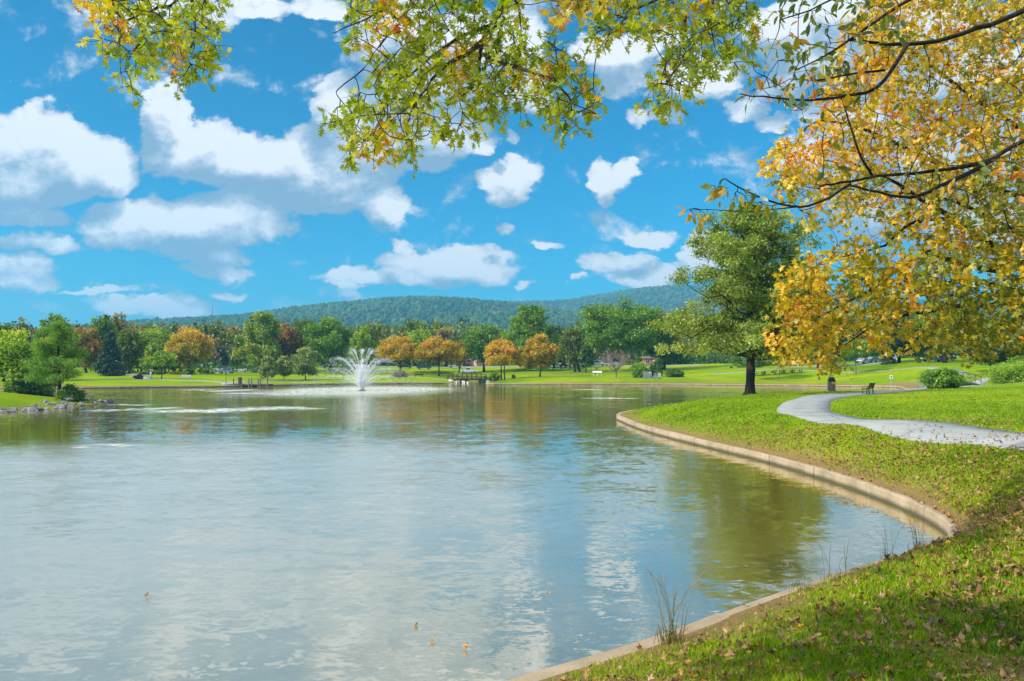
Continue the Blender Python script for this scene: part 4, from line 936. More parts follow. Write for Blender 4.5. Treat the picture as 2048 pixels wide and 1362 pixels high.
def car(kind, label, px, d, rz, pm, name=None, lift=0):
    gx, gy, gz = ground(px, d); cat = {'sedan': 'car', 'suv': 'car', 'van': 'van', 'pickup': 'pickup truck'}[kind]
    t = thing(name or {'sedan': 'parked_car', 'suv': 'parked_car', 'van': 'parked_van', 'pickup': 'pickup_truck'}[kind], label, cat, (gx, gy, gz + .04 + lift), rz, 'cars parked around the park')
    bp, cp_ = PROF[kind]; mb = MB(); mb.prism(bp, -.88, .88)
    n0 = len(mb.v); cab = cp_; ins = .16
    vs = [(x, -.86 if i in (0, len(cab) - 1) else -.86 + ins, z) for i, (x, z) in enumerate(cab)] + [(x, .86 if i in (0, len(cab) - 1) else .86 - ins, z) for i, (x, z) in enumerate(cab)]
    mb.add(vs, [(0, 1, 2, 3), (7, 6, 5, 4), (0, 4, 5, 1), (1, 5, 6, 2), (2, 6, 7, 3)])
    body = mb.build('body', pm, t)
    def lerp(a, b, s): return [a[i] + (b[i] - a[i]) * s for i in range(3)]
    A = [vs[i] for i in range(4)]
    for sd in (-1, 1):
        q = [(A[0][0] + .25, A[0][1] * -sd, A[0][2] + .08), (A[1][0] + .1, A[1][1] * -sd, A[1][2] - .08), (A[2][0] - .05, A[2][1] * -sd, A[2][2] - .08), (A[3][0] - .3, A[3][1] * -sd, A[3][2] + .08)]
        q = [(x, y + sd * .015, z) for x, y, z in q]; mb = MB(); mb.add(q + [(x, y - sd * .03, z) for x, y, z in q], [(0, 1, 2, 3), (7, 6, 5, 4), (0, 4, 5, 1), (1, 5, 6, 2), (2, 6, 7, 3), (3, 7, 4, 0)]); mb.build('side_window', GLASS, t)
    for (i, j, nm) in ((2, 3, 'windscreen'), (1, 0, 'rear_window')):
        a0, a1 = np.array(A[i]), np.array(A[j]); off = np.array([.02 if nm == 'windscreen' else -.02, 0, .012]); q0 = a0 * .88 + a1 * .12 + off; q1 = a0 * .12 + a1 * .88 + off
        vv = [(q0[0], -abs(q0[1]) + .06, q0[2]), (q0[0], abs(q0[1]) - .06, q0[2]), (q1[0], abs(q1[1]) - .06, q1[2]), (q1[0], -abs(q1[1]) + .06, q1[2])]
        mb = MB(); mb.add(vv, [(0, 1, 2, 3)] if nm == 'windscreen' else [(3, 2, 1, 0)]); mb.build(nm, GLASS, t)
    xw = bp[-1][0] * .66
    for sx in (-1, 1):
        for sy in (-1, 1):
            mb = MB(); mb.tube([(sx * xw, sy * .72, .35), (sx * xw, sy * .93, .35)], .35, 18); wh = mb.build('wheel', TYRE, t)
            mb = MB(); mb.tube([(sx * xw, sy * .925, .35), (sx * xw, sy * .945, .35)], .22, 14); mb.build('rim', RIM, wh)
    for sy in (-1, 1):
        mb = MB(); mb.box((bp[-1][0] - .04, sy * .62, .76), (.12, .36, .16), bev=.02); mb.build('headlight', LAMP_W, t)
        mb = MB(); mb.box((bp[0][0] + .02, sy * .72, .85), (.1, .2, .24), bev=.02); mb.build('taillight', LAMP_R, t)
    mb = MB(); mb.box((bp[-1][0] - .02, 0, .47), (.14, 1.72, .2), bev=.03); mb.box((bp[0][0] + .02, 0, .5), (.14, 1.72, .2), bev=.03); mb.build('bumper', BLACK, t)
    return t
P_SILV = paint('silver_paint', (.42, .47, .52)); P_WHITE = paint('white_car_paint', (.75, .76, .77)); P_BLUE = paint('blue_paint', (.03, .10, .22)); P_DARK = paint('black_car_paint', (.02, .025, .035)); P_RED = paint('red_paint', (.25, .02, .02)); P_TEAL = paint('teal_paint', (.10, .25, .30)); P_LB = paint('light_blue_paint', (.48, .55, .62))
car('suv', 'blue-grey estate car parked side-on at the entrance road', 452, 228, R(180), paint('slate_paint', (.16, .22, .28)))
car('van', 'white van parked behind the blue-grey estate car', 442, 238, R(200), P_WHITE)
car('pickup', 'pale blue-white pickup truck facing left below the bushy green tree', 938, 226, R(180), P_LB)
car('sedan', 'silver-blue car parked nose-left above the pickup truck', 911, 250, R(192), P_SILV, lift=.25)
car('suv', 'dark teal car parked between the trunks of the widest orange tree', 848, 244, R(12), paint('dark_teal', (.03, .07, .09)))
car('sedan', 'black car half hidden behind the left orange tree', 810, 250, R(0), P_DARK)
car('suv', 'black car left of the rightmost golden orange tree', 1050, 250, R(10), P_DARK, lift=.2)
car('suv', 'silver car with pale bonnet right beside the golden orange tree', 1092, 248, R(-70), P_SILV, lift=.2)
car('sedan', 'white car parked between the silver car and the red car', 1117, 250, R(-80), P_WHITE, lift=.2)
car('sedan', 'red car in the far car park', 1131, 247, R(-60), P_RED, lift=.2)
car('suv', 'bright blue car right of the red car', 1148, 248, R(-65), paint('bright_blue', (.03, .16, .34)), lift=.2)
car('sedan', 'dark car right of the bright blue car', 1163, 250, R(-85), P_DARK, lift=.2)
car('van', 'white van showing behind the bare cherry twigs', 1196, 254, R(0), P_WHITE, lift=.2)
car('sedan', 'pale grey car behind the bare cherry crown', 1222, 252, R(180), P_SILV, lift=.2)
car('sedan', 'dark blue car far behind left of the fountain', 640, 262, R(0), P_BLUE)
car('sedan', 'white car far behind the fountain, left of the jets', 663, 264, R(180), P_WHITE)
car('sedan', 'pale blue car far behind the fountain jets', 684, 264, R(5), P_LB)
car('suv', 'dark blue car parked on the slope behind a thick trunk', 1868, 165, R(180), paint('deep_blue', (.02, .09, .16)))
car('sedan', 'black car mostly hidden behind the thick trunk beside the blue car', 1888, 169, R(180), P_DARK)
car('sedan', 'leftmost of the silver cars under the hanging yellow leaves', 1727, 186, R(40), P_SILV)
car('sedan', 'grey-blue low car second under the hanging yellow leaves', 1748, 188, R(20), P_TEAL)
car('suv', 'white car third under the hanging yellow leaves', 1772, 190, R(170), P_SILV)
car('sedan', 'pale car glimpsed behind the picnic tables', 1590, 200, R(0), P_SILV)

# ------------------------------------------------------------------ buildings behind the trees
BRICK = solid('red_brick', (.30, .11, .08), .9, vary=.3, scale=4); ROOF = solid('grey_shingle', (.16, .15, .15), .9, vary=.3, scale=3); TRIM = solid('white_trim', (.7, .69, .66), .6, vary=.06); SIDING = solid('cream_siding', (.55, .52, .45), .7, vary=.08)
def house(label, px, d, w_, dp, h_, rise, wall, rz=0, nwin=4, lift=0):
    gx, gy, gz = ground(px, d); t = thing('house', label, 'building', (gx, gy, gz - .3 + lift), rz)
    mb = MB(); mb.box((0, 0, h_ / 2), (w_, dp, h_)); mb.build('wall', wall, t)
    mb = MB(); mb.add([(-w_ / 2 - .4, -dp / 2 - .5, h_), (w_ / 2 + .4, -dp / 2 - .5, h_), (w_ / 2 + .4, dp / 2 + .5, h_), (-w_ / 2 - .4, dp / 2 + .5, h_), (-w_ / 2 + 1.5, 0, h_ + rise), (w_ / 2 - 1.5, 0, h_ + rise)], [(0, 1, 5, 4), (2, 3, 4, 5), (1, 2, 5), (3, 0, 4), (3, 2, 1, 0)]); mb.build('roof', ROOF, t)
    for k in range(nwin):
        x = -w_ / 2 + (k + .5) * w_ / nwin
        if k == nwin // 2:
            mb = MB(); mb.box((x, -dp / 2 - .03, 1.15), (1.0, .06, 2.1)); dr = mb.build('door', TRIM, t); mb = MB(); mb.box((x + .35, -dp / 2 - .09, 1.05), (.06, .06, .16)); mb.build('handle', STEEL, dr); continue
        mb = MB(); mb.box((x, -dp / 2 - .03, h_ * .58), (1.3, .06, 1.4)); fr = mb.build('window', TRIM, t); mb = MB()
        for s in (-1, 1): mb.box((x + s * .29, -dp / 2 - .066, h_ * .58), (.5, .02, 1.2))
        mb.build('pane', GLASS, fr)
house('low red brick building seen between the pickup truck and orange tree', 945, 275, 15, 9, 3.4, 2.0, BRICK, 0, 6)
house('red brick building behind the biggest round tree', 1306, 268, 7, 8, 2.6, 1.4, BRICK, R(-4), 3)
house('cream house behind the low dark green tree on the left', 478, 296, 20, 8, 3.6, 2.2, SIDING, R(5), 6)
house('pale house with brick end on the hill right of the blue car', 1905, 225, 12, 8, 4.4, 2.4, SIDING, R(-8), 4)
# lattice mast on the ridge
mx_, my_ = X(425, 2050), 2050
t = thing('radio_mast', 'thin radio mast on the left end of the ridge', 'mast', (mx_, my_, 120)); mb = MB()
for k in range(3): mb.tube([(math.cos(k * 2.09) * 2.2, math.sin(k * 2.09) * 2.2, 0), (0, 0, 62)], .45, 4)
mb.build('tower', STEEL, t); mb = MB(); mb.tube([(0, 0, 60), (0, 0, 72)], .35, 5); mb.box((0, 0, 50), (5, .6, .6)); mb.build('antenna', STEEL, t)

# ------------------------------------------------------------------ fountain
def fountain():
    d = 4500 / (781.5 - HZ); x = X(724, d); t = thing('fountain', 'white spray fountain with fanned jets in the middle of the lake', 'fountain', (x, d, 0)); rng = np.random.default_rng(3)
    m, nt, out = new_mat('spray_water'); df = N(nt, 'ShaderNodeBsdfDiffuse', inp={'Color': (.92, .94, .96, 1)}); tl = N(nt, 'ShaderNodeBsdfTranslucent', inp={'Color': (.92, .94, .96, 1)}); mx = N(nt, 'ShaderNodeMixShader', inp={0: .5}); L(nt, df.outputs[0], mx.inputs[1]); L(nt, tl.outputs[0], mx.inputs[2]); L(nt, mx.outputs[0], out.inputs[0])
    mb = MB(); mb.tube([(0, 0, -.1), (0, 0, .12), (0, 0, .2)], [.55, .5, .3], 16); mb.tube([(0, 0, .15), (0, 0, .42)], [.16, .1], 10); mb.build('nozzle_float', BLACK, t)
    ov = np.array([(1, 0, 0), (-1, 0, 0), (0, 1, 0), (0, -1, 0), (0, 0, 1), (0, 0, -1)], float); of = np.array([(0, 2, 4), (2, 1, 4), (1, 3, 4), (3, 0, 4), (2, 0, 5), (1, 2, 5), (3, 1, 5), (0, 3, 5)])
    def drops(name, P_, r): 
        V = (ov[None] * r[:, None, None] + P_[:, None]).reshape(-1, 3); Fc = (of[None] + (np.arange(len(P_)) * 6)[:, None, None]).reshape(-1, 3); return np_mesh(name, V, Fc, m, t)
    for (n, ap, xa, smax, cnt) in ((8, 5.7, 1.75, 1.25, 520), (12, 4.3, 3.6, 1.35, 520), (14, 2.9, 4.6, 1.55, 300), (13, 1.9, 4.6, 1.9, 250)):
        for k in range(n):
            a = 2 * math.pi * (k + .37) / n + rng.normal() * .03; s = smax * rng.random(cnt) ** 1.25
            hh = ap * rng.uniform(.93, 1.05); sp = (.014 + .11 * s ** 2.0)[:, None]
            P_ = np.column_stack([math.cos(a) * xa * s, math.sin(a) * xa * s, .3 + hh * (2 * s - s * s)]) + rng.normal(size=(cnt, 3)) * sp * (1 + .3 * rng.random((cnt, 1)))
            P_[:, 2] = np.maximum(P_[:, 2] - np.abs(rng.normal(size=cnt)) * .12 * s ** 2, .02)
            o = drops('jet', P_, rng.uniform(.009, .026, cnt) * (1.3 - .35 * s / smax))
    cnt = 9000; a = rng.random(cnt) * 6.283; z = 3.6 * rng.random(cnt) ** 1.5; rr = (.10 + z * .26) * np.abs(rng.normal(size=cnt)) * 1.1
    drops('spray_core', np.column_stack([np.cos(a) * rr, np.sin(a) * rr, .2 + z]), rng.uniform(.015, .04, cnt))
    cnt = 9000; P_ = rng.normal(size=(cnt, 3)) * [1.5, 1.5, 1.0]; P_[:, 2] = np.abs(P_[:, 2]) * (1 + .4 * np.abs(P_[:, 0])) + .1; drops('mist', P_, rng.uniform(.006, .016, cnt))
    cnt = 2600; a = rng.random(cnt) * 6.283; rr = rng.normal(9.2, .9, cnt); z = 1.4 * rng.random(cnt) ** 2
    drops('falling_drops', np.column_stack([np.cos(a) * rr, np.sin(a) * rr, .05 + z]), rng.uniform(.01, .026, cnt))
fountain()

# ------------------------------------------------------------------ foreground leaves on twigs
def tris_from(outline, center=None):
    return outline
OAK_T = (np.array([(0, 0), (.06, .12), (.30, .16), (.10, .31), (.43, .48), (.09, .53), (.31, .80), (.07, .75), (0, 1.0), (-.06, .12), (-.30, .16), (-.10, .31), (-.43, .48), (-.09, .53), (-.31, .80), (-.07, .75)]),
         np.array([(1, 2, 3), (3, 4, 5), (5, 6, 7), (9, 11, 10), (11, 13, 12), (13, 15, 14), (0, 1, 9), (1, 3, 9), (3, 11, 9), (3, 5, 11), (5, 13, 11), (5, 7, 13), (7, 15, 13), (7, 8, 15)]))
MAP_T = (np.array([(0, .34), (0, 0), (.12, .10), (.44, .12), (.30, .34), (.56, .66), (.20, .60), (0, 1.0), (-.20, .60), (-.56, .66), (-.30, .34), (-.44, .12), (-.12, .10)]),
         np.array([(0, i, i + 1) for i in range(1, 12)] + [(0, 12, 1)]))
OVAL_T = (np.array([(0, 0), (.15, .2), (.22, .46), (.15, .76), (0, 1.0), (-.15, .76), (-.22, .46), (-.15, .2), (0, .5)]),
          np.array([(8, i, (i + 1) % 8) for i in range(8)]))
def leaves_mesh(name, tmpl, pos, ydir, nrm, size, tone, mat, parent, curl, rng, jit=0):
    T2, Fc = tmpl; n = len(pos); y = unit(ydir); x = unit(np.cross(y, nrm)); z = np.cross(x, y)
    cu = curl * rng.uniform(.3, 1.7, n); fo_ = rng.uniform(-.1, .55, n)
    tx = T2[None, :, 0] * np.ones((n, 1)); ty = T2[None, :, 1] * np.ones((n, 1))
    if jit: tx = tx * rng.uniform(.45, 1.05, (n, 1)) + rng.normal(size=tx.shape) * jit * .6; ty = ty + rng.normal(size=tx.shape) * jit * .6
    tz = np.abs(tx) * fo_[:, None] - cu[:, None] * ty ** 2 * .5
    if jit: tz = tz + rng.normal(size=tx.shape) * jit + tx * ty * rng.normal(size=(n, 1)) * .9
    V = pos[:, None] + size[:, None, None] * (tx[..., None] * x[:, None] + ty[..., None] * y[:, None] + tz[..., None] * z[:, None])
    Fa = (Fc[None] + (np.arange(n) * len(T2))[:, None, None]).reshape(-1, 3)
    return np_mesh(name, V.reshape(-1, 3), Fa, mat, parent, tone=np.repeat(tone, len(Fc)))
def inside(poly, px, py):
    c = False; n = len(poly)
    for i in range(n):
        x0, y0 = poly[i]; x1, y1 = poly[(i + 1) % n]
        if (y0 > py) != (y1 > py) and px < (x1 - x0) * (py - y0) / (y1 - y0) + x0: c = not c
    return c
def sample_poly(poly, n, rng, sep):
    poly = [tuple(p) for p in poly]; xs = [p[0] for p in poly]; ys = [p[1] for p in poly]; out = []; tries = 0
    while len(out) < n and tries < 60000:
        tries += 1; q = (rng.uniform(min(xs), max(xs)), rng.uniform(min(ys), max(ys)))
        if inside(poly, *q) and all((q[0] - o[0]) ** 2 + (q[1] - o[1]) ** 2 > sep ** 2 for o in out): out.append(q)
    return out
class Sprays:
    """twigs with leaves growing from limbs"""
    def __init__(s, rng): s.rng = rng; s.tw = MB(); s.p = []; s.y = []; s.t = []; s.s = []; s.limbs = []
    def limb(s, mb, pts, r0, r1, n=7, sides=8):
        q = [np.asarray(p, float) for p in pts]; ln = sorted(np.linalg.norm(b - a) for a, b in zip(q[:-1], q[1:])); md = max(.35, 1.6 * ln[len(ln) // 2]); out = [q[0]]
        for a, b in zip(q[:-1], q[1:]):
            k = max(1, int(np.ceil(np.linalg.norm(b - a) / md))); out += [a + (b - a) * (j + 1) / k for j in range(k)]
        P = smooth_curve(out, 3); P = P + s.rng.normal(size=P.shape) * r0 * .12; rad = np.linspace(r0, r1, len(P)); mb.tube(P, rad, sides); s.limbs.append(P); return P
    def spray(s, c, rad, nl, size, tone, dirn=None, twr=.006, sub=6, droop=.25, connect=True):
        rng = s.rng; c = np.asarray(c, float)
        allp = np.vstack(s.limbs); dd = np.linalg.norm(allp - c, axis=1); b = allp[np.argmin(dd)]
        if connect and dd.min() > .05:
            Pc = limb(b, c, rng, .10, 6); s.tw.tube(Pc, np.linspace(twr * (1.1 + min(.9, dd.min())), twr, 6), 4, False); s.limbs.append(np.array(Pc))
        gd = unit(c - b) if dirn is None else unit(np.asarray(dirn, float))
        per = max(1, int(round(nl / sub)))
        for k in range(sub):
            d0 = unit(gd * .7 + rng.normal(size=3) * .75 + [0, 0, -droop * .5]); l_ = rad * rng.uniform(.6, 1.25)
            P = np.array(limb(c, c + d0 * l_ + [0, 0, -droop * l_ * .3], rng, .08, 4)); s.tw.tube(P, [twr * .8, twr * .6, twr * .45, twr * .25], 3, False)
            for j in range(per):
                u = rng.uniform(.12, 1.0); q = P[0] + (P[3] - P[0]) * u if False else P[min(3, int(u * 3))] * (1 - (u * 3 - int(u * 3))) + P[min(3, int(u * 3) + 1)] * (u * 3 - int(u * 3))
                s.p.append(q + rng.normal(size=3) * .012); s.y.append(unit(d0 * .5 + rng.normal(size=3) * .7 + [0, 0, -droop])); s.t.append(tone + rng.normal() * .09); s.s.append(size * rng.uniform(.6, 1.2))
    def finish(s, root, tmpl, mat, curl, bark, facing=.5):
        rng = s.rng; p = np.array(s.p); y = np.array(s.y); n = unit(rng.normal(size=p.shape) * .8 + [0, 0, .9]); 
        leaves_mesh('leaves', tmpl, p, y, n, np.array(s.s), np.clip(s.t, 0, 1), mat, root, curl, rng); s.tw.build('twigs', bark, root)
        print(root.name, 'leaves', len(p))

def oak():
    rng = np.random.default_rng(21); root = thing('pin_oak_tree', 'pin oak reaching in along the top with lobed yellow-green leaves', 'tree', (0, 0, 0)); S = Sprays(rng); mb = MB()
    tx, ty = 2.2, -4.5; tz = hz(tx, ty)
    mb.tube(smooth_curve([(tx, ty, tz - .2), (tx, ty, tz + .8), (tx + .05, ty, 5), (tx, ty + .1, 8.5), (tx, ty, 12)], 5), np.concatenate([[.5, .42, .38], np.linspace(.33, .08, 18)]), 12)
    def Wm(l): return [W(a, b, c) for a, b, c in l]
    top = np.array([tx, ty, 7.2])
    S.limb(mb, [top, (1.2, -1, 7.6), (.4, 3, 7.6)] + Wm([(1022, -110, 7.2), (1008, 0, 7.0), (990, 50, 7.0), (968, 85, 6.95), (957, 140, 6.9), (950, 165, 6.85), (915, 200, 6.8)]), .085, .012, sides=10)
    S.limb(mb, Wm([(966, 82, 6.95), (930, 110, 6.8), (890, 132, 6.7), (852, 175, 6.6), (820, 228, 6.5)]), .028, .006)
    S.limb(mb, Wm([(985, 50, 7.0), (930, 70, 7.1), (870, 108, 7.2), (820, 150, 7.3), (775, 190, 7.3)]), .022, .005)
    S.limb(mb, [(.7, 1.5, 7.6)] + Wm([(860, -90, 7.4), (822, 0, 7.2), (802, 40, 7.1), (757, 93, 7.0), (725, 138, 6.9), (672, 182, 6.8)]), .035, .005)
    S.limb(mb, Wm([(970, 110, 6.9), (1010, 128, 6.7), (1060, 142, 6.6), (1095, 158, 6.5), (1135, 190, 6.4), (1145, 225, 6.4)]), .022, .005)
    S.limb(mb, Wm([(800, 45, 7.1), (770, 20, 7.1), (730, 40, 7.1), (690, 55, 7.0), (664, 68, 6.9)]), .012, .003)
    S.limb(mb, [(1.8, -2.5, 7.4), (-1, 2, 7.7)] + Wm([(430, -120, 7.2), (372, -30, 7.0), (340, 8, 6.9), (300, 22, 6.8), (245, 42, 6.7)]), .06, .008)
    S.limb(mb, Wm([(400, -80, 7.1), (383, 0, 6.9), (390, 45, 6.8), (388, 75, 6.7), (372, 115, 6.7)]), .022, .005)
    S.limb(mb, Wm([(300, 22, 6.8), (290, 70, 6.7), (262, 110, 6.6), (250, 140, 6.6)]), .012, .004)
    S.limb(mb, [(2, -2, 7.6), (2.0, 3, 8.0)] + Wm([(1400, -110, 6.8), (1425, 0, 6.5), (1408, 60, 6.4), (1372, 108, 6.3), (1335, 165, 6.2)]), .05, .006)
    S.limb(mb, Wm([(1415, -60, 6.6), (1330, -10, 6.6), (1270, 20, 6.6), (1230, 60, 6.6)]), .02, .005)
    S.limb(mb, Wm([(1300, -80, 6.7), (1220, -30, 6.8), (1150, 5, 6.9), (1110, 12, 6.9)]), .018, .005)
    P1 = [(180, -30), (186, 40), (200, 90), (236, 170), (262, 178), (300, 128), (285, 95), (330, 100), (345, 160), (372, 166), (425, 130), (442, 98), (420, 50), (436, 0), (450, -40)]
    P2 = [(715, -60), (703, 30), (712, 80), (742, 85), (748, 130), (738, 180), (700, 190), (672, 215), (676, 245), (712, 262), (690, 300), (712, 318), (768, 300), (800, 288), (818, 306), (850, 270), (894, 275), (942, 248), (990, 230), (1024, 212), (1046, 190), (1068, 210), (1110, 238), (1150, 254), (1168, 225), (1196, 195), (1178, 148), (1130, 92), (1090, 82), (1060, 110), (1040, 85), (1048, 34), (1028, -60)]
    P3 = [(1082, -50), (1098, 12), (1130, 40), (1150, 30), (1186, 8), (1200, -50)]
    P4 = [(1182, -50), (1190, 60), (1215, 98), (1235, 75), (1262, 70), (1290, 60), (1318, 80), (1345, 60), (1330, 130), (1302, 170), (1300, 205), (1338, 208), (1385, 182), (1392, 150), (1430, 150), (1470, 135), (1482, 80), (1512, 55), (1500, 10), (1530, -50)]
    for poly, n, sep, tn, dz in ((P1, 92, 12, .25, 6.8), (P2, 300, 12, .23, 6.9), (P3, 20, 12, .62, 6.9), (P4, 118, 12, .25, 6.5)):
        for px, py in sample_poly(poly, n, rng, sep):
            t_ = tn + rng.normal() * .07
            o_ = math.sin(px * .021 + 1) * math.sin(py * .03 + px * .012)
            if o_ > .62 or (px < 250 and py < 95) or (720 < px < 800 and py < 65): t_ += .36
            if poly is P2 and 820 < px < 960 and 100 < py < 260: t_ += .10
            S.spray(W(px, py, dz + rng.normal() * .45), .18, 12, .096, t_, sub=4, twr=.0040, droop=.35)
    # boughs above and beside the frame that shade the bank
    for c in ((-3.4, 2.2, 6.0), (-4.1, 1.9, 6.3), (-2.8, 2.5, 5.8), (-4.5, 2.7, 6.5), (-3.6, 2.9, 6.4), (-2.6, 1.7, 5.7), (-3.8, 1.1, 6.0), (-2.2, 2.1, 5.6), (-4.8, 2.1, 6.2), (-3.1, 2.4, 6.6), (-4.0, 2.4, 6.9), (-2.5, 2.2, 6.3), (1.0, .2, 5.9), (-1.8, .2, 6.2)):
        S.limb(mb, [np.array([tx, ty, 6.3]), (np.array([tx, ty, 6.6]) + np.array(c)) / 2 + [0, 0, .5], np.array(c)], .04, .008)
        for k in range(18): S.spray(np.array(c) + rng.normal(size=3) * [.42, .3, .2], .25, 20, .125, .28 + rng.normal() * .1, sub=4, twr=.004)
    mb.build('trunk', BARK, root, True)
    S.finish(root, OAK_T, OAK_LEAF, .5, BARK)
oak()

def maple():
    rng = np.random.default_rng(33); tx, ty = 15.2, 15.0; root = thing('yellow_maple_tree', 'golden yellow maple filling the right side with many small leaves', 'tree', (0, 0, 0)); S = Sprays(rng); mb = MB(); tz = hz(tx, ty)
    mb.tube(smooth_curve([(tx, ty, tz - .2), (tx, ty, tz + .7), (tx - .1, ty, 4), (tx + .1, ty + .1, 8), (tx, ty, 13)], 5), np.concatenate([[.46, .36, .32], np.linspace(.3, .07, 18)]), 12)
    def Wm(l): return [W(a, b, c) for a, b, c in l]
    S.limb(mb, [(tx, ty, 3.6)] + Wm([(2140, 590, 13), (2005, 508, 12.6), (1966, 478, 12.4), (1907, 437, 12.2), (1842, 398, 12), (1770, 355, 11.8), (1690, 318, 11.6)]), .13, .012)
    S.limb(mb, Wm([(1990, 540, 12.6), (1952, 534, 12.3), (1888, 517, 12), (1858, 506, 11.8), (1821, 520, 11.5), (1781, 550, 11.2), (1754, 571, 11), (1700, 602, 10.7), (1655, 625, 10.4), (1600, 650, 10.2)]), .055, .008)
    S.limb(mb, [(tx, ty, 3.9)] + Wm([(2100, 600, 12), (2010, 575, 11.8), (1925, 560, 11.5), (1869, 575, 11.2), (1816, 593, 11), (1790, 620, 10.8)]), .09, .01)
    S.limb(mb, [(tx, ty, 3.2)] + Wm([(2120, 605, 11.5), (2000, 608, 11), (1932, 613, 10.7), (1875, 620, 10.5), (1808, 631, 10.3), (1740, 655, 10), (1690, 690, 9.8)]), .085, .008)
    S.limb(mb, Wm([(1907, 437, 12.2), (1860, 440, 12), (1815, 450, 11.8), (1770, 490, 11.6), (1720, 505, 11.4), (1660, 520, 11.2)]), .035, .006)
    S.limb(mb, [(tx, ty, 6.5)] + Wm([(2150, 330, 14), (2000, 230, 13.8), (1900, 160, 13.6), (1800, 90, 13.5), (1740, 40, 13.4)]), .09, .01)
    S.limb(mb, [(tx, ty, 5.4)] + Wm([(2120, 420, 13.5), (2000, 380, 13.2), (1880, 330, 13), (1760, 270, 12.8), (1640, 240, 12.6), (1580, 300, 12.4)]), .08, .008)
    S.limb(mb, [(tx, ty, 5)] + Wm([(2090, 480, 12.9), (1990, 440, 12.6), (1900, 400, 12.3), (1800, 385, 12), (1700, 378, 11.8), (1610, 375, 11.6)]), .06, .007)
    PM = [(2110, -60), (1770, -60), (1700, 60), (1675, 130), (1650, 200), (1625, 265), (1565, 285), (1545, 325), (1560, 375), (1600, 385), (1618, 440), (1660, 460), (1700, 430), (1760, 425), (1790, 455), (1720, 480), (1650, 500), (1605, 525), (1580, 565), (1572, 600), (1556, 640), (1548, 690), (1570, 712), (1640, 708), (1662, 735), (1690, 705), (1700, 665), (1730, 680), (1770, 690), (1800, 655), (1830, 680), (1880, 672), (1920, 690), (2048, 700), (2110, 690)]
    todo = []
    for px, py in sample_poly(PM, 1560, rng, 8.0):
        d = rng.uniform(9.8, 14.2) if py < 520 else rng.uniform(9.0, 12.2)
        if px < 1650: d = rng.uniform(9.2, 11.2)
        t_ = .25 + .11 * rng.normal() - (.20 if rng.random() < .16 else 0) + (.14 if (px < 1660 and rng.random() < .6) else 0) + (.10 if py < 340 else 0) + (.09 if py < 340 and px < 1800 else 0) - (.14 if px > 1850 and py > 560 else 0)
        if rng.random() < .08: t_ += .3
        if math.sin(px * .031 + py * .017) * math.sin(py * .027 - px * .011 + 2) > .74: continue
        todo.append((W(px, py, d), py, t_))
    base = np.vstack(S.limbs); todo.sort(key=lambda q: np.linalg.norm(base - q[0], axis=1).min())
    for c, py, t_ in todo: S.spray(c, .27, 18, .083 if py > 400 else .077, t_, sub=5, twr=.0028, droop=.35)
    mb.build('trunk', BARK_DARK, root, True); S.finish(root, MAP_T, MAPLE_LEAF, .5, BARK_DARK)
maple()

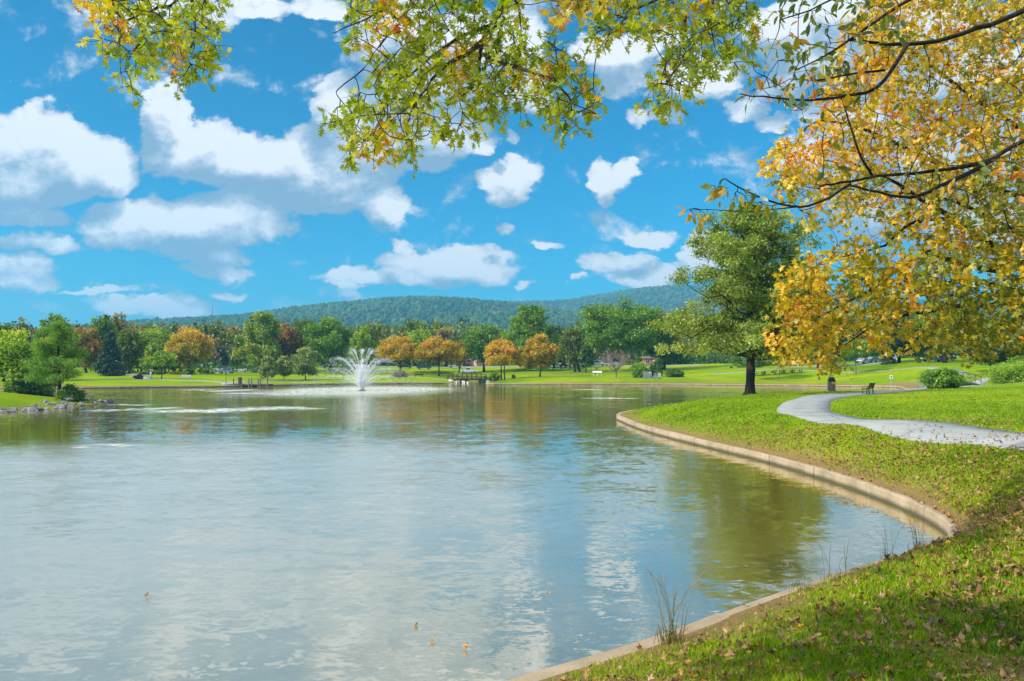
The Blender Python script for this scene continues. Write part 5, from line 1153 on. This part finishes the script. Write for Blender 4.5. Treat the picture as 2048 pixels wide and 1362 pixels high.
def elm():
    rng = np.random.default_rng(44); tx, ty = 8.6, 4.6; root = thing('cherry_tree', 'nearer tree with sparse large oval leaves on thin dark limbs, upper right', 'tree', (0, 0, 0)); S = Sprays(rng); mb = MB(); tz = hz(tx, ty)
    mb.tube(smooth_curve([(tx, ty, tz - .2), (tx, ty, tz + .6), (tx, ty, 3.4), (tx + .1, ty, 6), (tx, ty, 9)], 5), np.concatenate([[.3, .24, .2], np.linspace(.18, .04, 18)]), 12)
    def Wm(l): return [W(a, b, c) for a, b, c in l]
    S.limb(mb, [(tx, ty, 4.6)] + Wm([(2140, -30, 6.4), (2048, 20, 6.3), (1980, 48, 6.2), (1900, 75, 6.1), (1820, 86, 6), (1750, 88, 5.9), (1700, 78, 5.8)]), .05, .010)
    S.limb(mb, [(tx, ty, 3.9)] + Wm([(2140, 250, 6.6), (2040, 285, 6.5), (1990, 316, 6.4), (1930, 334, 6.3), (1830, 346, 6.1), (1750, 354, 6), (1680, 364, 5.9), (1640, 372, 5.8)]), .036, .008)
    S.limb(mb, Wm([(1985, 318, 6.4), (1940, 345, 6.2), (1880, 372, 6), (1820, 396, 5.8), (1760, 385, 5.7), (1700, 372, 5.6)]), .022, .007)
    S.limb(mb, Wm([(1700, 368, 5.9), (1650, 400, 5.6), (1600, 414, 5.4), (1540, 402, 5.3), (1490, 380, 5.2), (1450, 358, 5.1)]), .012, .004)
    S.limb(mb, Wm([(1815, 88, 6), (1790, 130, 5.8), (1750, 178, 5.6), (1690, 192, 5.5), (1620, 200, 5.4), (1550, 196, 5.3), (1480, 188, 5.2)]), .018, .004)
    S.limb(mb, Wm([(1900, -40, 5.8), (1800, 10, 5.7), (1720, 65, 5.5), (1650, 112, 5.4), (1590, 140, 5.3)]), .016, .004)
    S.limb(mb, Wm([(1770, 140, 5.7), (1700, 148, 5.6), (1640, 160, 5.5), (1580, 158, 5.4)]), .010, .003)
    S.limb(mb, Wm([(1745, 352, 6), (1720, 310, 5.9), (1700, 250, 5.8), (1680, 190, 5.7)]), .012, .004)
    S.limb(mb, Wm([(1590, 414, 5.4), (1500, 424, 5.2), (1440, 420, 5.1), (1378, 418, 5.0)]), .005, .002)
    S.limb(mb, [(2.5 * 2, 5.6, 6.6)] + Wm([(1800, -60, 5.4), (1700, -20, 5.3), (1620, 20, 5.2), (1560, 40, 5.2)]), .016, .004)
    def leafs(px, py, d, nl, tone, size=.088, rad=.14): S.spray(W(px, py, d), rad, nl, size, tone, sub=3, twr=.003, droop=.45)
    for px, py in [(1440, 362), (1452, 375), (1470, 385), (1430, 372), (1490, 392), (1520, 404), (1545, 412), (1515, 395), (1380, 419), (1400, 420), (1600, 420), (1640, 410)]:
        leafs(px, py, 5.15, 5, .45 + rng.normal() * .2, .085, .10)
    P5 = [(1470, 180), (1500, 210), (1560, 205), (1600, 235), (1640, 225), (1700, 200), (1760, 150), (1800, 60), (1790, -50), (1545, -50), (1560, 40), (1520, 100)]
    for px, py in sample_poly(P5, 58, rng, 22):
        brown = rng.random() < (.45 if 1500 < px < 1760 and 60 < py < 200 else .1)
        leafs(px, py, rng.uniform(5.2, 5.8), 6, .9 if brown else .22 + rng.normal() * .12, .092)
    P6 = [(1650, 210), (2060, 60), (2060, 480), (1900, 420), (1760, 390), (1640, 380), (1630, 300)]
    for px, py in sample_poly(P6, 62, rng, 34):
        leafs(px, py, rng.uniform(5.4, 6.4), 4, rng.choice([.2, .3, .75, .85]) + rng.normal() * .06, .09)
    mb.build('trunk', BARK_DARK, root, True); S.finish(root, OVAL_T, ELM_LEAF, .4, BARK_DARK)
elm()

# ------------------------------------------------------------------ near grass, leaf litter, tussocks
_gx, _gy = np.arange(-6, 76, .4), np.arange(1, 126, .4); _GX, _GY = np.meshgrid(_gx, _gy); _GH = ht(np.column_stack([_GX.ravel(), _GY.ravel()])).reshape(_GX.shape)
def hfast(x, y):
    u = np.clip((x + 6) / .4, 0, len(_gx) - 1.001); v = np.clip((y - 1) / .4, 0, len(_gy) - 1.001); i, j = u.astype(int), v.astype(int); a, b = u - i, v - j
    return (_GH[j, i] * (1 - a) + _GH[j, i + 1] * a) * (1 - b) + (_GH[j + 1, i] * (1 - a) + _GH[j + 1, i + 1] * a) * b
def screen_ground(n, rng, x0, x1, y0, y1, pw=1.0):
    px = rng.uniform(x0, x1, n); py = y0 + (y1 - y0) * rng.random(n) ** pw; d = F * 2 / (py - HZ)
    for _ in range(14):
        h_ = np.maximum(.2, hfast(X(px, d), d)); d = .5 * d + .5 * F * (H - h_) / (py - HZ)
    d = np.clip(d, 1.5, 120); return X(px, d), d
def in_path(x, y):
    r_ = np.zeros(len(x), bool)
    for a, b in PATHS[:3]:
        poly = np.vstack([a, b[::-1]]); ins = np.zeros(len(x), bool)
        for (x0, y0), (x1, y1) in zip(poly, np.roll(poly, -1, 0)):
            c = (y0 > y) != (y1 > y); ii = np.where(c)[0]; ins[ii] ^= x[ii] < (x1 - x0) * (y[ii] - y0) / (y1 - y0 + 1e-12) + x0
        r_ |= ins
    return r_
GRASS = leaf_mat('grass_blade', [(.06, .15, .002), (.14, .26, .002), (.24, .36, .003), (.36, .42, .010), (.46, .36, .10), (.34, .22, .09)], .35, .015)
def nz2(x, y, s, rng_seed):
    r2 = np.random.default_rng(rng_seed); o = 0
    for k in range(5):
        a = r2.random() * 6.28; f = s * r2.uniform(.6, 1.8); o = o + np.sin((x * math.cos(a) + y * math.sin(a)) * f + r2.random() * 6.28)
    return o / 5
def grass():
    rng = np.random.default_rng(8)
    parts = [screen_ground(150000, rng, 930, 2160, 1000, 1440, .9), screen_ground(120000, rng, 1180, 2160, 800, 1030, .8), screen_ground(40000, rng, 1230, 2120, 776, 850)]
    x = np.concatenate([p[0] for p in parts]); y = np.concatenate([p[1] for p in parts])
    P_ = np.column_stack([x, y]); sd = shore_dist(P_); k = ~in_lake(P_) & (sd > .26) & ~in_path(x, y)
    bare_ = np.exp(-(((x - 3.4) / 1.6) ** 2 + ((y - 4.2) / .9) ** 2)) * .85 + np.exp(-(((x - 1.0) / .8) ** 2 + ((y - 5.6) / .5) ** 2)) * .7
    k &= rng.random(len(x)) > np.clip(bare_ + .6 * np.exp(-((sd - .4) / .42) ** 2) + .5 * (nz2(x, y, 1.6, 3) > .22) + .3 * (nz2(x, y, 5.5, 23) > .2), 0, .95)
    x, y, sd = x[k], y[k], sd[k]; n = len(x); z = np.maximum(hfast(x, y), .1)
    dist = np.sqrt(x ** 2 + y ** 2); h_ = (.026 + .042 * rng.random(n) ** 1.6) * (1 + .45 * nz2(x, y, 2.2, 5)) * np.where(dist > 20, .75, 1); h_ *= np.where(rng.random(n) < .03, 1.7, 1)
    w_ = np.maximum(.0028, .00062 * dist) * rng.uniform(.7, 1.3, n)
    a = rng.random(n) * 6.283; lean = rng.uniform(.15, .9, n); la = rng.random(n) * 6.283
    sx, sy = np.cos(a) * w_, np.sin(a) * w_; lx, ly = np.cos(la) * lean * h_, np.sin(la) * lean * h_
    V = np.stack([np.column_stack([x - sx, y - sy, z - .01]), np.column_stack([x + sx, y + sy, z - .01]), np.column_stack([x + lx * .35 - sx * .8, y + ly * .35 - sy * .8, z + h_ * .6]), np.column_stack([x + lx * .35 + sx * .8, y + ly * .35 + sy * .8, z + h_ * .6]), np.column_stack([x + lx, y + ly, z + h_])], 1).reshape(-1, 3)
    Fc = (np.array([(0, 1, 3), (0, 3, 2), (2, 3, 4)])[None] + (np.arange(n) * 5)[:, None, None]).reshape(-1, 3)
    tone = .26 + .15 * rng.normal(size=n) + .16 * nz2(x, y, .9, 9) + .14 * nz2(x, y, 4.5, 19) + .45 * np.exp(-sd / .7) * (rng.random(n) < .7); dead = rng.random(n) < .07; tone[dead] = rng.uniform(.7, 1, dead.sum())
    tag(np_mesh('grass', V, Fc, GRASS, tone=np.repeat(np.clip(tone, 0, 1), 3)), 'short mown grass covering the near bank and lawn', 'grass', kind='stuff')
    print('grass', n)
grass()
def litter_positions(rng):
    out = []
    def add(n, cx, cy, sx, sy, rot=0):
        u = rng.normal(size=(n, 2)) * [sx, sy]; c, s = math.cos(rot), math.sin(rot); out.append(np.column_stack([cx + u[:, 0] * c - u[:, 1] * s, cy + u[:, 0] * s + u[:, 1] * c]))
    add(650, 8.6, 12.0, .55, 1.3, .2); add(900, 9.4, 14.5, .9, 3.2, .0); add(650, 10, 20, 1.0, 4, .1); add(900, 7.6, 9.6, 1.6, 1.4, .6); add(700, 5.0, 6.8, 1.7, 1.0, .6); add(420, 3.4, 4.7, 1.6, .8, .4); add(300, 12.5, 15.5, 1.2, 3); add(260, 14.3, 24, 1.8, 3); add(350, 9.3, 25, .5, 4.5, .1); add(140, 1.6, 5.9, .9, .5, .6)
    P_ = np.vstack(out); P_ = np.vstack([P_, P_ + rng.normal(size=P_.shape) * .35, P_[::2] + rng.normal(size=P_[::2].shape) * .6]); sd = shore_dist(P_); return P_[~in_lake(P_) & (sd > .05) & (P_[:, 1] > 2) & ~(in_path(P_[:, 0], P_[:, 1]) & ((rng.random(len(P_)) < .62) | (P_[:, 1] > 23)))]
def litter():
    rng = np.random.default_rng(14); P_ = litter_positions(rng); dist = np.linalg.norm(P_, axis=1); P_ = P_[np.argsort(dist)]
    pxs = 1024 + P_[:, 0] / P_[:, 1] * F; hh = np.maximum(ht(P_), .35); pys = HZ + (H - hh) / P_[:, 1] * F; vis = (pxs < 2048) & (pys < 1362)
    near = P_[vis][:230]; rest = np.vstack([P_[vis][230:], P_[~vis]])
    kinds = [('tan', .62), ('dark brown', .15), ('reddish brown', .30), ('orange yellow', .98)]
    meshes = {}
    for kn, tn in kinds:
        for v in range(6):
            T2, Fc = (OAK_T, OVAL_T, MAP_T, OAK_T, MAP_T, MAP_T)[v]; r2 = np.random.default_rng(v * 7 + int(tn * 100)); tx, ty = T2[:, 0], T2[:, 1] - .5
            tx = tx * r2.uniform(.5, .95) + r2.normal(size=len(tx)) * .06; ty = ty + r2.normal(size=len(tx)) * .06; tz = np.abs(tx) * r2.uniform(.5, 1.4) + ty ** 2 * r2.uniform(.3, 1.3) + ty * tx * r2.normal() * 1.2 + r2.normal(size=len(tx)) * .06
            me = bpy.data.meshes.new('fallen_leaf'); me.from_pydata(np.column_stack([tx, ty, tz]).tolist(), [], Fc.tolist()); me.materials.append(LITTER)
            a = me.attributes.new('tone', 'FLOAT', 'FACE'); a.data.foreach_set('value', np.full(len(Fc), tn, np.float32)); meshes[kn, v] = me
    def place(nm, p, kn, lab, cat, grp, z, s):
        o = link(nm, meshes[kn, rng.integers(6)], None); o.location = (p[0], p[1], z); o.scale = (s, s, s); o.rotation_euler = (rng.normal() * .35, rng.normal() * .35, rng.random() * 6.28); tag(o, lab, cat, grp); return o
    for p in near:
        kn = kinds[rng.choice(4, p=[.52, .2, .18, .10])][0]; sdp = shore_dist([p])[0]; z = .275 if sdp < .27 else max(.3, float(ht([p])[0])) + .025
        place('fallen_leaf', p, kn, 'curled %s fallen leaf lying on the near grassy bank' % kn, 'leaf', 'fallen leaves on the near bank', z, rng.uniform(.038, .072))
    n = len(rest); sdr = shore_dist(rest); z = np.where(sdr < .27, .275, np.maximum(ht(rest), .3) + .025) + rng.random(n) * .02
    tone = rng.choice([.62, .72, .5, .15, .3, .98], n, p=[.3, .2, .15, .15, .14, .06])
    T2, Fc = OVAL_T
    leaves_mesh('leaf_litter', MAP_T, np.column_stack([rest, z]), np.column_stack([rng.normal(size=(n, 2)), rng.normal(size=n) * .3]), unit(np.column_stack([rng.normal(size=(n, 2)) * .5, np.ones(n)])), rng.uniform(.035, .085, n), tone, LITTER, None, -.8, rng, .13)
    tag(bpy.data.objects[[o.name for o in C.objects if o.name.startswith('leaf_litter')][0]], 'scattered dry brown leaf litter over the right bank and path', 'leaf litter', kind='stuff')
    for (px, py, lab) in [(1097, 1187, 'small dark orange leaf floating alone in mid lake near the tall grass stalks'), (930, 1300, 'orange brown leaf with upright stem floating lowest on the water'), (868, 1286, 'orange floating leaf just left of the lowest floating leaf'), (831, 1252, 'tan floating leaf, upper one of the left-hand floating trio'), (293, 1195, 'pale leaf floating far out toward the lower left of the lake')]:
        x, d = shore_pt(px, py); place('floating_leaf', (x, d), 'orange yellow' if 'orange' in lab else 'tan', lab, 'leaf', 'leaves floating on the lake', .012, .075)
litter()
STALK = leaf_mat('dry_stalk', [(.16, .15, .04), (.30, .24, .08), (.40, .24, .14), (.48, .30, .20)], .3, .03)
def tussock(label, px, py, n, hmax, seed, lean=.35):
    rng = np.random.default_rng(seed); d = F * (H - .36) / (py - HZ); x = X(px, d); j = np.argmin(((SHORE - [x, d]) ** 2).sum(1)); t_ = unit(SHORE[(j + 1) % len(SHORE)] - SHORE[j - 1]); x, d = SHORE[j] + np.array([t_[1], -t_[0]]) * .30
    z = max(.25, hz(x, d)); root = thing('grass_tussock', label, 'grass tuft', (x, d, z), 0, 'tall seeding grasses along the kerb'); mb = MB(); hd = MB()
    for i in range(n):
        a = rng.random() * 6.28; h_ = hmax * rng.uniform(.55, 1); l_ = h_ * lean * rng.uniform(.3, 1.3); dx, dy = math.cos(a) * l_, math.sin(a) * l_
        b = rng.normal(size=2) * .05; P_ = [(b[0], b[1], -.03), (b[0] + dx * .2, b[1] + dy * .2, h_ * .4), (b[0] + dx * .55, b[1] + dy * .55, h_ * .78), (b[0] + dx, b[1] + dy, h_ * .98)]
        mb.tube(P_, [.0035, .003, .0022, .001], 4, False); hd.tube([P_[2], ((P_[2][0] + P_[3][0]) / 2, (P_[2][1] + P_[3][1]) / 2, (P_[2][2] + P_[3][2]) / 2), P_[3]], [.0015, .0036, .0008], 4)
    for i in range(n * 3):
        a = rng.random() * 6.28; h_ = hmax * rng.uniform(.1, .28); dx, dy = math.cos(a) * h_ * .6, math.sin(a) * h_ * .6; b = rng.normal(size=2) * .07
        mb.tube([(b[0], b[1], -.03), (b[0] + dx * .4, b[1] + dy * .4, h_ * .7), (b[0] + dx, b[1] + dy, h_)], [.004, .003, .0008], 3, False)
    o = mb.build('stalks', STALK, root); a_ = o.data.attributes.new('tone', 'FLOAT', 'FACE'); a_.data.foreach_set('value', np.full(len(o.data.polygons), .15, np.float32))
    o = hd.build('seedheads', STALK, root); a_ = o.data.attributes.new('tone', 'FLOAT', 'FACE'); a_.data.foreach_set('value', np.full(len(o.data.polygons), .75, np.float32))
tussock('largest tuft of tall arching grass stalks at the kerb, nearest the camera', 1338, 1262, 16, .78, 1, .55)
tussock('single reddish seed stalk pair on the kerb left of the brown tree reflection edge', 1612, 1172, 3, .5, 2, .15)
tussock('thin green stalks leaning over the kerb, left of the reddish seed stalks', 1590, 1180, 3, .45, 3, .5)
tussock('slim reddish stalk cluster midway along the near kerb', 1672, 1158, 5, .5, 4, .35)
tussock('lone thin green stalk between two stalk clusters on the kerb', 1702, 1150, 2, .55, 5, .2)
tussock('leaning green stalks second from the bay end of the kerb', 1775, 1128, 5, .55, 6, .35)
tussock('upright reddish stalk bundle closest to the bay end of kerb', 1834, 1105, 8, .6, 7, .3)

# ------------------------------------------------------------------ sky, sun, haze, camera
SUN_DIR = Vector((-.80, -.45, .64)).normalized()      # towards the sun
elev = math.asin(SUN_DIR.z); azim = math.atan2(SUN_DIR.x, SUN_DIR.y)
def build_world():
    wd = bpy.data.worlds.new('World'); bpy.context.scene.world = wd; wd.use_nodes = True; nt = wd.node_tree
    for n in list(nt.nodes): nt.nodes.remove(n)
    out = N(nt, 'ShaderNodeOutputWorld'); bg = N(nt, 'ShaderNodeBackground', inp={'Strength': .12}); L(nt, bg.outputs[0], out.inputs[0])
    sky = N(nt, 'ShaderNodeTexSky', sky_type='NISHITA'); sky.sun_disc = False; sky.sun_elevation = elev; sky.sun_rotation = azim; sky.air_density = 1.0; sky.dust_density = .3; sky.ozone_density = 3.0
    tint = N(nt, 'ShaderNodeMix', data_type='RGBA', blend_type='MULTIPLY', inp={0: 1.0, 7: (.01, .68, .92, 1)}); L(nt, sky.outputs[0], tint.inputs[6])
    # clouds: a node group giving cover at a point of the gnomonic plane
    CL = [(60, 300, 130, 60), (170, 320, 110, 52), (20, 350, 120, 60), (235, 345, 60, 32), (95, 245, 40, 32),
          (330, 250, 42, 62), (400, 290, 75, 42), (500, 320, 110, 48), (600, 340, 110, 70), (690, 345, 90, 62), (680, 240, 50, 70), (745, 290, 80, 70), (770, 408, 42, 34), (620, 385, 130, 30), (830, 270, 130, 55),
          (300, 432, 110, 42), (400, 440, 130, 48), (480, 420, 90, 32), (550, 435, 50, 28), (420, 500, 95, 24), (430, 535, 75, 16), (250, 460, 80, 26),
          (40, 430, 90, 24), (80, 487, 85, 20), (35, 545, 100, 30), (330, 610, 130, 22), (200, 578, 90, 8), (470, 580, 50, 12),
          (830, 520, 80, 24), (900, 530, 120, 32), (760, 555, 90, 22), (830, 565, 70, 18), (970, 530, 60, 22), (810, 490, 26, 14),
          (1025, 362, 62, 32), (980, 355, 30, 18), (970, 300, 24, 18), (1014, 290, 20, 16), (885, 308, 34, 20), (1215, 355, 36, 36), (1258, 335, 26, 30), (1190, 350, 24, 16),
          (1300, 461, 42, 18), (1250, 520, 95, 26), (1310, 535, 62, 36), (1270, 558, 75, 20), (1390, 500, 40, 46), (1090, 481, 34, 9), (1000, 460, 22, 13), (1048, 562, 20, 7), (1142, 550, 18, 8),
          (1240, 110, 70, 48), (1250, 165, 55, 36), (1400, 150, 80, 45), (1340, 230, 40, 22), (1290, 240, 26, 16), (1500, 225, 50, 20), (1640, 120, 120, 60), (1560, 180, 60, 30), (1700, 40, 90, 50), (1750, 260, 110, 80), (1900, 150, 160, 90), (1560, 255, 40, 16),
          (500, 35, 70, 26), (430, 60, 50, 18), (640, 20, 60, 22), (1320, 75, 60, 24), (1850, 330, 120, 60), (2000, 280, 120, 110), (880, 170, 130, 75), (960, 90, 120, 70), (800, 80, 90, 60), (1000, 190, 90, 50), (1680, 330, 110, 60), (1780, 420, 150, 60), (1800, 60, 200, 90), (1950, 440, 150, 60), (1560, 60, 70, 50), (300, 30, 90, 30)]
    g = bpy.data.node_groups.new('cloud_cover', 'ShaderNodeTree'); g.interface.new_socket('P', in_out='INPUT', socket_type='NodeSocketVector'); g.interface.new_socket('Cover', in_out='OUTPUT', socket_type='NodeSocketFloat')
    gi = g.nodes.new('NodeGroupInput'); go = g.nodes.new('NodeGroupOutput'); p = gi.outputs[0]
    w1 = noise(g, vmath(g, 'MULTIPLY', p, (1, 1.5, 1)).outputs[0], 9, 5, .62); w2 = noise(g, p, 3, 2, .5)
    off = vmath(g, 'MULTIPLY', vmath(g, 'SUBTRACT', w1.outputs['Color'], (.5, .5, .5)).outputs[0], (.10, .075, 0)).outputs[0]
    off2 = vmath(g, 'MULTIPLY', vmath(g, 'SUBTRACT', w2.outputs['Color'], (.5, .5, .5)).outputs[0], (.06, .05, 0)).outputs[0]
    q = vmath(g, 'ADD', vmath(g, 'ADD', p, off).outputs[0], off2).outputs[0]; tot = None
    for (a, b, rx, ry) in CL:
        cx, cy, sx, sy = (a - 1024) / F, (HZ - b) / F, F / rx / (1.16 if ry > 24 and a < 1000 else 1.05), F / ry / (1.14 if ry > 24 and a < 1000 else 1.05)
        v = vmath(g, 'MULTIPLY_ADD', q, (sx, sy, 0), (-cx * sx, -cy * sy, 0)).outputs[0]
        e = math_n(g, 'MULTIPLY_ADD', vmath(g, 'DOT_PRODUCT', v, v).outputs['Value'], -.8, 1.25)
        e = math_n(g, 'MULTIPLY', math_n(g, 'MAXIMUM', e, 0), min(1.0, .45 + ry / 90))
        tot = e if tot is None else math_n(g, 'SMOOTH_MAX', tot, e, .12)
    fine = noise(g, p, 30, 9, .74)
    mid = noise(g, vmath(g, 'MULTIPLY', p, (1, 1.5, 1)).outputs[0], 11, 3, .55, .5)
    tot = math_n(g, 'MULTIPLY_ADD', math_n(g, 'SUBTRACT', mid.outputs[0], .52), 1.5, tot)
    tot = math_n(g, 'MULTIPLY', tot, math_n(g, 'GREATER_THAN', tot, -.4))
    res = math_n(g, 'MULTIPLY_ADD', math_n(g, 'SUBTRACT', fine.outputs[0], .5), .85, tot)
    L(g, res, go.inputs[0])
    tc = N(nt, 'ShaderNodeTexCoord'); nrm = vmath(nt, 'NORMALIZE', tc.outputs['Generated']).outputs[0]
    sp = N(nt, 'ShaderNodeSeparateXYZ'); L(nt, nrm, sp.inputs[0]); yy = math_n(nt, 'MAXIMUM', sp.outputs[1], .02)
    cb = N(nt, 'ShaderNodeCombineXYZ'); L(nt, math_n(nt, 'DIVIDE', sp.outputs[0], yy), cb.inputs[0]); L(nt, math_n(nt, 'DIVIDE', sp.outputs[2], yy), cb.inputs[1])
    def cover(o):
        n = nt.nodes.new('ShaderNodeGroup'); n.node_tree = g; L(nt, vmath(nt, 'ADD', cb.outputs[0], o).outputs[0], n.inputs[0]); return n.outputs[0]
    c0 = cover((0, 0, 0)); c1 = cover((.018, .042, 0))
    alpha = N(nt, 'ShaderNodeMapRange', interpolation_type='SMOOTHSTEP', inp={1: .12, 2: .47, 3: 0, 4: 1}); L(nt, c0, alpha.inputs[0])
    front = N(nt, 'ShaderNodeMapRange', interpolation_type='SMOOTHSTEP', inp={1: .15, 2: .4, 3: 0, 4: 1}); L(nt, sp.outputs[1], front.inputs[0])
    low = N(nt, 'ShaderNodeMapRange', inp={1: .50, 2: .62, 3: 1, 4: 0}); L(nt, sp.outputs[2], low.inputs[0])
    a_f = math_n(nt, 'MULTIPLY', math_n(nt, 'MULTIPLY', alpha.outputs[0], front.outputs[0]), .95)
    tn = noise(nt, vmath(nt, 'MULTIPLY', cb.outputs[0], (1, 1.4, 1)).outputs[0], 13, 9, .66, .4)
    k0 = math_n(nt, 'MINIMUM', c0, 1.5); k1 = math_n(nt, 'MINIMUM', c1, 1.5)
    lit = math_n(nt, 'MULTIPLY_ADD', math_n(nt, 'SUBTRACT', k0, k1), .95, .35)
    thick = math_n(nt, 'ADD', lit, math_n(nt, 'MULTIPLY', math_n(nt, 'SUBTRACT', tn.outputs[0], .5), 1.5), clamp=True)
    ccol = ramp(nt, [(0, (1.9, 2.8, 3.8)), (.3, (3.0, 3.8, 4.7)), (.6, (4.9, 5.3, 5.9)), (.9, (6.8, 6.9, 7.1))], thick)
    # unseen broken cloud sheet overhead and behind, added bright to whiten the water reflections
    zz_ = math_n(nt, 'MAXIMUM', sp.outputs[2], .12); cb2 = N(nt, 'ShaderNodeCombineXYZ'); L(nt, math_n(nt, 'DIVIDE', sp.outputs[0], zz_), cb2.inputs[0]); L(nt, math_n(nt, 'DIVIDE', sp.outputs[1], zz_), cb2.inputs[1])
    on = noise(nt, cb2.outputs[0], 1.3, 6, .6, .3); oa = N(nt, 'ShaderNodeMapRange', interpolation_type='SMOOTHSTEP', inp={1: .30, 2: .54, 3: 0, 4: .95}); L(nt, on.outputs[0], oa.inputs[0])
    up = N(nt, 'ShaderNodeMapRange', interpolation_type='SMOOTHSTEP', inp={1: .44, 2: .50, 3: 0, 4: 1}); L(nt, sp.outputs[2], up.inputs[0])
    bk = N(nt, 'ShaderNodeMapRange', interpolation_type='SMOOTHSTEP', inp={1: .1, 2: -.2, 3: 0, 4: .14}); L(nt, sp.outputs[1], bk.inputs[0])
    front2 = N(nt, 'ShaderNodeMapRange', interpolation_type='SMOOTHSTEP', inp={1: 0., 2: .3, 3: .08, 4: 1}); L(nt, sp.outputs[1], front2.inputs[0])
    a_o = math_n(nt, 'MULTIPLY', oa.outputs[0], math_n(nt, 'MAXIMUM', math_n(nt, 'MULTIPLY', up.outputs[0], front2.outputs[0]), bk.outputs[0]))
    m1 = N(nt, 'ShaderNodeMix', data_type='RGBA'); L(nt, a_f, m1.inputs[0]); L(nt, tint.outputs[2], m1.inputs[6]); L(nt, ccol.outputs[0], m1.inputs[7])
    m2 = N(nt, 'ShaderNodeMix', data_type='RGBA', inp={7: (20, 19.2, 18.2, 1)}); L(nt, a_o, m2.inputs[0]); L(nt, m1.outputs[2], m2.inputs[6])
    L(nt, m2.outputs[2], bg.inputs['Color'])
    wd.cycles.sampling_method = 'MANUAL'; wd.cycles.sample_map_resolution = 512
build_world()
sl = bpy.data.lights.new('sun', 'SUN'); sl.energy = 5.0; sl.angle = R(.53); sl.color = (1, .93, .80); so = bpy.data.objects.new('sun', sl); C.objects.link(so)
so.rotation_euler = (-SUN_DIR).to_track_quat('-Z', 'Y').to_euler(); so.location = (-60, -40, 60)

USE_HAZE = True
if USE_HAZE:
    m, nt, out = new_mat('haze_air'); v = N(nt, 'ShaderNodeVolumePrincipled', inp={'Color': (.20, .62, .95, 1), 'Density': .00026, 'Anisotropy': .2}); L(nt, v.outputs[0], out.inputs['Volume'])
    mb = MB(); mb.box((0, 2000, 195), (15400, 11200, 420)); o = mb.build('haze', m); tag(o, kind='stuff')

cam = bpy.data.cameras.new('camera'); co = bpy.data.objects.new('camera', cam); C.objects.link(co); co.location = (0, 0, H); co.rotation_euler = (R(90), 0, 0)
cam.sensor_width = 36; cam.lens = F / 2048 * 36; cam.shift_y = (HZ - 681) / 2048; cam.clip_end = 20000; cam.clip_start = .05
sc = bpy.context.scene; sc.camera = co
sc.view_settings.view_transform = 'Standard'; sc.view_settings.look = 'None'; sc.view_settings.exposure = .40; sc.view_settings.gamma = 1
sc.cycles.use_denoising = True; sc.cycles.max_bounces = 8; sc.cycles.diffuse_bounces = 3; sc.cycles.glossy_bounces = 3; sc.cycles.transmission_bounces = 4; sc.cycles.volume_bounces = 0
